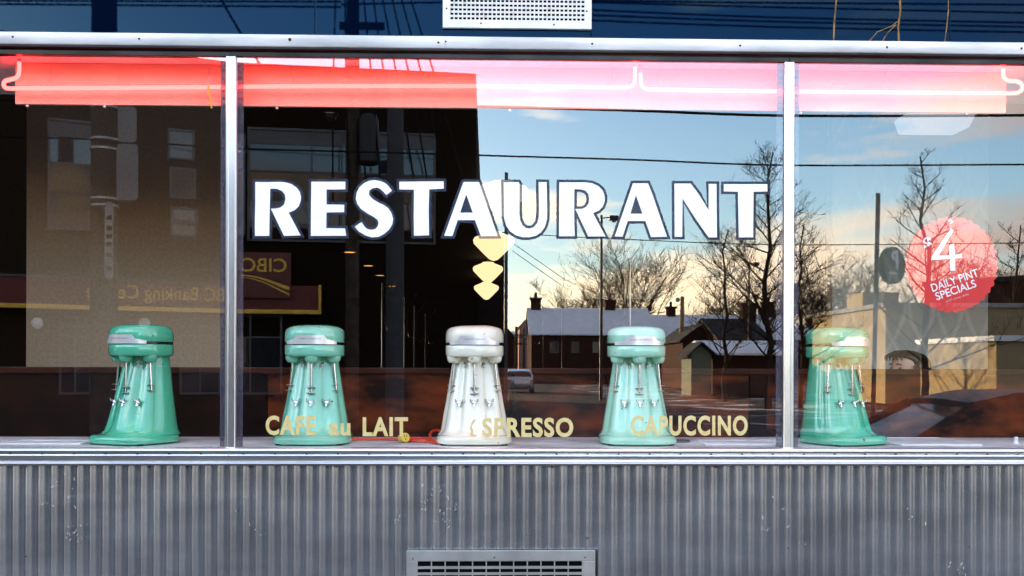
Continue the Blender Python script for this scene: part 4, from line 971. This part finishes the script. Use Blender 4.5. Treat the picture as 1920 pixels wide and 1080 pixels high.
# ---- overhead wires
def wire(label, ctrl, r=.012):
    pts = [RW(*c) for c in ctrl]; pts = spl(pts, 5); c0 = tuple(pts[0])
    return tag(MB().tube(pts, r, 5).build('overhead_wire', M['rubber']), label, 'wire', 'overhead wires along the street')
w = [((-60, 255, 17), (195, 262, 17), (440, 278, 17), (760, 287, 17), (960, 293, 17), (1200, 300, 17), (1480, 310, 17), (1960, 308, 16.5)),
     ((-40, 186, 15), (400, 192, 15), (900, 200, 15), (1180, 207, 15), (1480, 217, 15), (1960, 216, 14.5)),
     ((880, 432, 40), (1000, 440, 40), (1200, 450, 40), (1480, 459, 40), (1960, 455, 38)),
     ((640, 9, 16), (1000, 4, 16), (1440, 14, 16), (1960, 26, 16)),
     ((-60, 8, 16), (400, 12, 16), (640, 14, 16)), ((-60, 2, 17), (300, 3, 17), (640, 4, 17)),
     ((1080, 18, 16), (1440, 33, 16), (1960, 44, 16)), ((1080, 28, 16), (1440, 41, 16), (1960, 52, 16)), ((1080, 38, 16), (1440, 51, 16), (1960, 62, 16)),
     ((1080, 2, 15), (1440, 6, 15), (1960, 10, 15)),
     ((415, 0, 14), (455, 68, 14), (530, 190, 14)),
     ((960, 455, 60), (1010, 490, 60), (1060, 525, 60)), ((960, 470, 60), (1010, 505, 60), (1060, 540, 60))]
wl_ = ['wire crossing the sky just above the painted letters', 'thick wire just under the bright valance', 'thin distant wire crossing the feet of the painted letters',
       'uppermost wire on the navy panel toward the bright end', 'wire on the navy panel left of the mesh vent, the lower one', 'wire on the navy panel left of the mesh vent, the upper one',
       'upper of three close wires on the navy panel right of the vent', 'middle of three close wires on the navy panel right of the vent', 'lowest of three close wires on the navy panel right of the vent',
       'wire along the very top of the navy panel right of the vent', 'slanting cable on the navy panel above the first window post', 'upper slanting wire in the cream sky', 'lower slanting wire in the cream sky']
for c, l, r in zip(w, wl_, (.016, .022, .02, .018, .018, .018, .018, .018, .018, .018, .018, .02, .02)): wire(l, c, r)

# ---- houses
def gable(label, px0, px1, pyr, pye, dist, depth, along='x', wallm='brick', roofm='snow', chim=(), wins=(), ov=.25, name='house'):
    x0, x1 = RX(px0, dist), RX(px1, dist); y1 = RY((px0 + px1) / 2, dist); y0 = y1 - depth; ze = RZ(pye, dist); zr = RZ(pyr, dist + (depth / 2 if along == 'x' else 0))
    r = thing(name, label, 'house', ((x0 + x1) / 2, y1, 0)); mb = MB(); rm = MB(); t_ = .14
    if along == 'x':
        ym = (y0 + y1) / 2
        mb.loft([[(x, y1, 0), (x, y1, ze), (x, ym, zr - .05), (x, y0, ze), (x, y0, 0)] for x in (x0, x1)])
        sl_ = (zr - ze) / (ym - y1) * -1
        for ya, s in ((y1 + ov, 1), (y0 - ov, -1)):
            zz = ze - ov * (zr - ze) / (depth / 2)
            rm.hexa([(x, yy, z + dz) for dz in (.02, t_) for (yy, z) in ((ya, zz), (ym, zr)) for x in (x0 - ov, x1 + ov)])
    else:
        xm = (x0 + x1) / 2
        mb.loft([[(x0, y, 0), (x0, y, ze), (xm, y, zr - .05), (x1, y, ze), (x1, y, 0)] for y in (y0, y1)])
        for xa in (x0 - ov, x1 + ov):
            zz = ze - ov * (zr - ze) / ((x1 - x0) / 2)
            rm.hexa([(xx, y, z + dz) for dz in (.02, t_) for y in (y0 - ov, y1 + ov) for (xx, z) in ((xa, zz), (xm, zr))])
    part(mb, 'wall', M[wallm], r); rr = part(rm, 'roof', M[roofm], r)
    for cpx, cpy, cw in chim:
        cx, zc = RX(cpx, dist + depth / 2), RZ(cpy, dist + depth / 2); y = (y0 + y1) / 2
        g = MB().box(cx - cw, cx + cw, y - cw, y + cw, zr - .6, zc).box(cx - cw * 1.25, cx + cw * 1.25, y - cw * 1.25, y + cw * 1.25, zc, zc + .18).lathe([(cw * .35, 0), (cw * .3, .5)], (cx, y, zc + .18), 8)
        o = g.build('chimney', M['brick'], rr)
    for a, b_, c, d in wins:
        wx0, wx1, wz0, wz1 = RX(a, dist), RX(c, dist), RZ(d, dist), RZ(b_, dist)
        f = part(MB().box(wx0, wx1, y1 - .02, y1 + .05, wz0, wz1), 'window', M['frame'], r); MB().box(wx0 + .08, wx1 - .08, y1 + .051, y1 + .055, wz0 + .08, wz1 - .08).build('pane', M['dimglass'], f)
    return r
gable('long brick house with blue snowy roof and two chimneys, mirrored behind the mint mixer', 996, 1224, 580, 626, 88, 9, chim=((1004, 562, .45), (1143, 566, .45)), wins=((1030, 640, 1048, 662), (1070, 640, 1086, 662), (1110, 640, 1128, 662), (1160, 645, 1178, 668)))
gable('snow-roofed brick house between the wooden pole and the long house', 1226, 1500, 592, 634, 92, 9, chim=((1257, 578, .4), (1440, 568, .5)), wins=((1240, 645, 1252, 660), (1340, 645, 1360, 662)))
gable('small gabled brick house with sunlit roof edge in front of the snowy roofs', 1280, 1352, 609, 636, 66, 8, 'y', 'brick', 'asphalt', wins=((1302, 640, 1314, 670),))
gable('dark roofed house behind the big bare tree', 1352, 1440, 600, 636, 62, 10, 'x', 'brick', 'asphalt', chim=((1402, 572, .45),))
gable('low grey-green garage with snowy roof by the big bare tree', 1296, 1334, 645, 662, 50, 2.5, 'y', 'greywall', 'asphalt')
gable('long low shed with snowy roof below the dark roofed house', 1336, 1470, 642, 664, 52, 7, 'x', 'brick', 'snow')
gable('pink rendered house at the end of the side street', 974, 1000, 598, 612, 130, 14, 'y', 'pinkwall', 'snow', wins=((982, 612, 992, 636),))
gable('dark narrow house far down the side street beside the bank', 943, 962, 618, 630, 120, 14, 'y', 'brick', 'asphalt')
gable('distant snow-roofed house closing the side street', 950, 978, 622, 636, 190, 14, 'x', 'brick', 'snow')
gable('snow-roofed house behind the bare trees near the buff building', 1490, 1545, 612, 632, 100, 9, 'x', 'brick', 'snow', chim=((1520, 600, .4),))
# flat commercial buildings
def flat(label, x0, x1, y0, y1, h, m, roofm='snow', extra=None):
    r = thing('commercial_building', label, 'building', ((x0 + x1) / 2, y1, 0))
    part(MB().box(x0, x1, y0, y1, 0, h), 'wall', M[m], r); part(MB().box(x0 - .15, x1 + .15, y0 - .15, y1 + .15, h + .003, h + .18), 'roof', M[roofm], r)
    if extra: part(MB().box(*extra), 'rooftop_unit', M['ybrick'], r)
    return r
xa = RX(1660, 40); fy = RY(1660, 40); hh = RZ(574, 40)
flat('flat buff brick building, its sunlit side glowing above the jade mixer', xa, xa + 6.5, fy - 9, fy, hh, 'ybrick', 'concrete', (xa + .6, xa + 2.2, fy - 6, fy - 4, hh + .19, hh + .9))
xa = RX(1868, 32); fy = RY(1868, 32); hh = RZ(637, 32)
flat('low buff shed with snowy flat roof behind the seated person', xa, xa + 14, fy - 5.6, fy, hh, 'ybrick', 'snow')
xa = RX(1866, 60); fy = RY(1866, 60); hh = RZ(485, 60)
r = thing('commercial_building', 'tall red brick building at the far right edge of the reflection', 'building', (xa + 9, fy, 0), R_(-38))
MB().box(-9, 9, -9, 9, 0, hh - 1.5).build('wall', M['brick'], r); MB().box(-9.1, 9.1, -9.1, 9.1, hh - 1.5 + .003, hh - 1.2).build('roof', M['asphalt'], r); MB().box(-4, 1, -4, 3, hh - 1.19, hh + .6).build('rooftop_unit', M['asphalt'], r)

# ---- bare trees
def tree(label, px, dist, pytop, spread, seed, limbs=9, fan=False, dens=1.0, zb=0.0, lean=0):
    rg = random.Random(seed); x, y = RX(px, dist), RY(px, dist); h = RZ(pytop, dist)
    root = thing('bare_tree', label, 'tree', (x, y, 0), 0, 'bare winter trees across the street'); tw = MB(); br = MB()
    r0 = h * .0125
    def grow(p, d, l, r, lv, mb):
        r = max(r, dist * .00021)
        pts = [p]; q = Vector(p); dd = Vector(d); k = 4 if lv < 2 else 3
        for i in range(k):
            dd = (dd + Vector((rg.uniform(-.16, .16), rg.uniform(-.16, .16), rg.uniform(-.05, .16)))).normalized(); q = q + dd * (l / k); pts.append(q.copy())
        mb.tube(pts, [r * (1 - .62 * i / k) for i in range(k + 1)], 5 if lv < 2 else 3, caps=False)
        if lv >= 4: return
        n = int((limbs if lv == 0 else [0, 7, 6, 4][lv]) * dens + .5)
        for i in range(n):
            t_ = rg.uniform(.22, 1.0); a = min(int(t_ * k), k - 1); b_ = pts[a].lerp(pts[a + 1], t_ * k - a)
            ax = Vector((rg.uniform(-1, 1), rg.uniform(-1, 1), rg.uniform(-.25, .7))).normalized(); nd = (dd * .55 + ax * rg.uniform(.55, .9)).normalized()
            grow(b_, nd, l * rg.uniform(.38, .62) * (1 - .35 * t_ + .2), r * rg.uniform(.34, .5) * (1 - .3 * t_), lv + 1, mb if lv >= 0 else mb)
    trunk = MB()
    if fan:
        trunk.tube([(0, 0, 0), (0, 0, h * .28)], [r0 * 1.5, r0 * 1.1], 7, caps=False)
        for i in range(limbs):
            a = 2 * math.pi * i / limbs + rg.uniform(-.3, .3); s = rg.uniform(.25, .95) * spread
            d = Vector((math.cos(a) * s, math.sin(a) * s * .7, 1)).normalized(); grow(Vector((0, 0, h * rg.uniform(.16, .28))), d, h * rg.uniform(.5, .68), r0 * .55, 1, br)
    else:
        pts = [Vector((0, 0, 0))]; 
        for i in range(8): pts.append(Vector((rg.uniform(-.02, .02) * h + lean * h * (i / 8), rg.uniform(-.02, .02) * h, h * (i + 1) / 8)))
        trunk.tube(pts, [r0 * (1.15 - i / 8 * 1.0) + .008 for i in range(9)], 7, caps=False)
        n = int(limbs * 3 * dens)
        for i in range(n):
            t_ = .16 + .82 * (i / n) + rg.uniform(-.02, .02); a = min(int(t_ * 8), 7); p = pts[a].lerp(pts[a + 1], t_ * 8 - a); an = i * 2.4 + rg.uniform(-.4, .4)
            l = h * spread * (1.0 - t_ * .82) * rg.uniform(.7, 1.1)
            grow(p, Vector((math.cos(an), math.sin(an), rg.uniform(.35, .9))).normalized(), l, r0 * .42 * (1 - .7 * t_) + .006, 2, br)
    trunk.build('trunk', M['bark'], root, smooth=True); br.build('crown', M['bark'], root, smooth=True)
    return root
tree('wide fan-shaped bare tree rising behind the long snowy house', 1180, 110, 466, .95, 11, 13, True)
tree('smaller crooked bare tree left of the fan-shaped one', 1085, 105, 520, .9, 12, 7, True)
tree('big dark bare tree just left of the second window post', 1441, 35, 285, .44, 13, 10, dens=1.25)
tree('bare tree with low spreading branches beneath the painted T', 1360, 42, 430, .5, 14, 9)
tree('bare branches just right of the second window post', 1500, 36, 420, .46, 17, 9)
tree('tall slim bare tree between the P sign and the red sticker', 1731, 30, 290, .34, 15, 10, dens=1.1)
tree('round bushy bare tree standing far behind the buff building', 1556, 90, 485, .8, 16, 9, True)
tree('broad bare tree beyond the buff building roof', 1610, 100, 515, .9, 21, 9, True)
tree('bare tree leaning at the far dark end of the reflection', 1905, 42, 420, .45, 18, 9)
tree('thin bare tree behind the second snowy house', 1345, 110, 560, .9, 19, 9, True)
tree('low bare tree behind the dark roofed house', 1450, 100, 545, .9, 22, 9, True)
tree('bare tree rising beyond the red sticker', 1810, 75, 470, .8, 23, 8, True)


# ---- cars
def car(label, loc, rz, m, s=1.0):
    r = thing('parked_car', label, 'car', loc, rz)
    st_ = [(-2.2, .55, .30, .62), (-2.1, .75, .22, .72), (-1.5, .84, .2, .84), (-.7, .88, .2, .90), (.6, .88, .2, .93), (1.6, .86, .2, .95), (2.1, .78, .24, .92), (2.22, .6, .34, .8)]
    rings = []
    for x, w_, zb, zt_ in st_:
        rings.append([(x, -w_ * .92, zb), (x, -w_, zb + .15), (x, -w_, (zb + zt_) / 2), (x, -w_ * .97, zt_ - .06), (x, -w_ * .86, zt_), (x, 0, zt_ + .03), (x, w_ * .86, zt_), (x, w_ * .97, zt_ - .06), (x, w_, (zb + zt_) / 2), (x, w_, zb + .15), (x, w_ * .92, zb)])
    MB().loft(rings).build('body', M[m], r, smooth=True, ang=50)
    gl = [(-.95, .80, .86, .875), (-.25, .66, .88, 1.27), (.2, .62, .9, 1.36), (.9, .62, .91, 1.36), (1.35, .66, .92, 1.24), (1.85, .78, .93, .95)]
    MB().loft([[(x, -.80, zb), (x, -w_, zt_), (x, 0, zt_ + .015), (x, w_, zt_), (x, .80, zb)] for x, w_, zb, zt_ in gl]).build('windows', M['carglass'], r, smooth=True, ang=35)
    rf = MB().loft([[(x, -w_ - .01, z - .02), (x, -w_ + .03, z + .025), (x, 0, z + .045), (x, w_ - .03, z + .025), (x, w_ + .01, z - .02)] for x, w_, z in ((-.25, .66, 1.27), (.2, .62, 1.36), (.9, .62, 1.36), (1.35, .66, 1.24))])
    rf.build('roof', M[m], r, smooth=True)
    mb = MB()
    for sy in (-1, 1):
        mb.tube([(-.95, sy * .80, .88), (-.25, sy * .67, 1.28)], .03, 6); mb.tube([(.45, sy * .81, .9), (.45, sy * .64, 1.36)], .03, 6); mb.tube([(1.85, sy * .79, .95), (1.35, sy * .67, 1.25)], .045, 6)
    each(mb, 'pillar', M['rubber'] if m == 'carpaint' else M[m], r, False)
    for x in (-1.35, 1.35):
        for sy in (-1, 1):
            w = MB().lathe([(.2, -.1), (.30, -.1), (.32, -.08), (.32, .08), (.30, .1), (.2, .1)], n=24).build('wheel', M['rubber'], r, smooth=True); w.rotation_euler = (R_(90), 0, 0); w.location = (x, sy * .78, .32)
            MB().lathe([(.001, -.09), (.2, -.095), (.2, .095), (.001, .09)], n=16).build('rim', M['chrome'], w)
    for sy in (-1, 1):
        MB().ball((-2.14, sy * .55, .60), .1, 12, 8, (.5, 1.4, .7)).build('headlight', M['sign_white'], r, smooth=True); MB().ball((2.16, sy * .6, .72), .09, 12, 8, (.5, 1.5, .8)).build('tail_light', M['red'], r, smooth=True)
    return r
car('dark parked car whose windscreen is mirrored beside the insulator', (4.62, -5.35, -.122), 0, 'carpaint')
car('silver car on the side street, mirrored right of the cream mixer', (RX(972, 60), RY(972, 60), -.118), R_(90), 'carsilver')
bpy.context.view_layer.update()
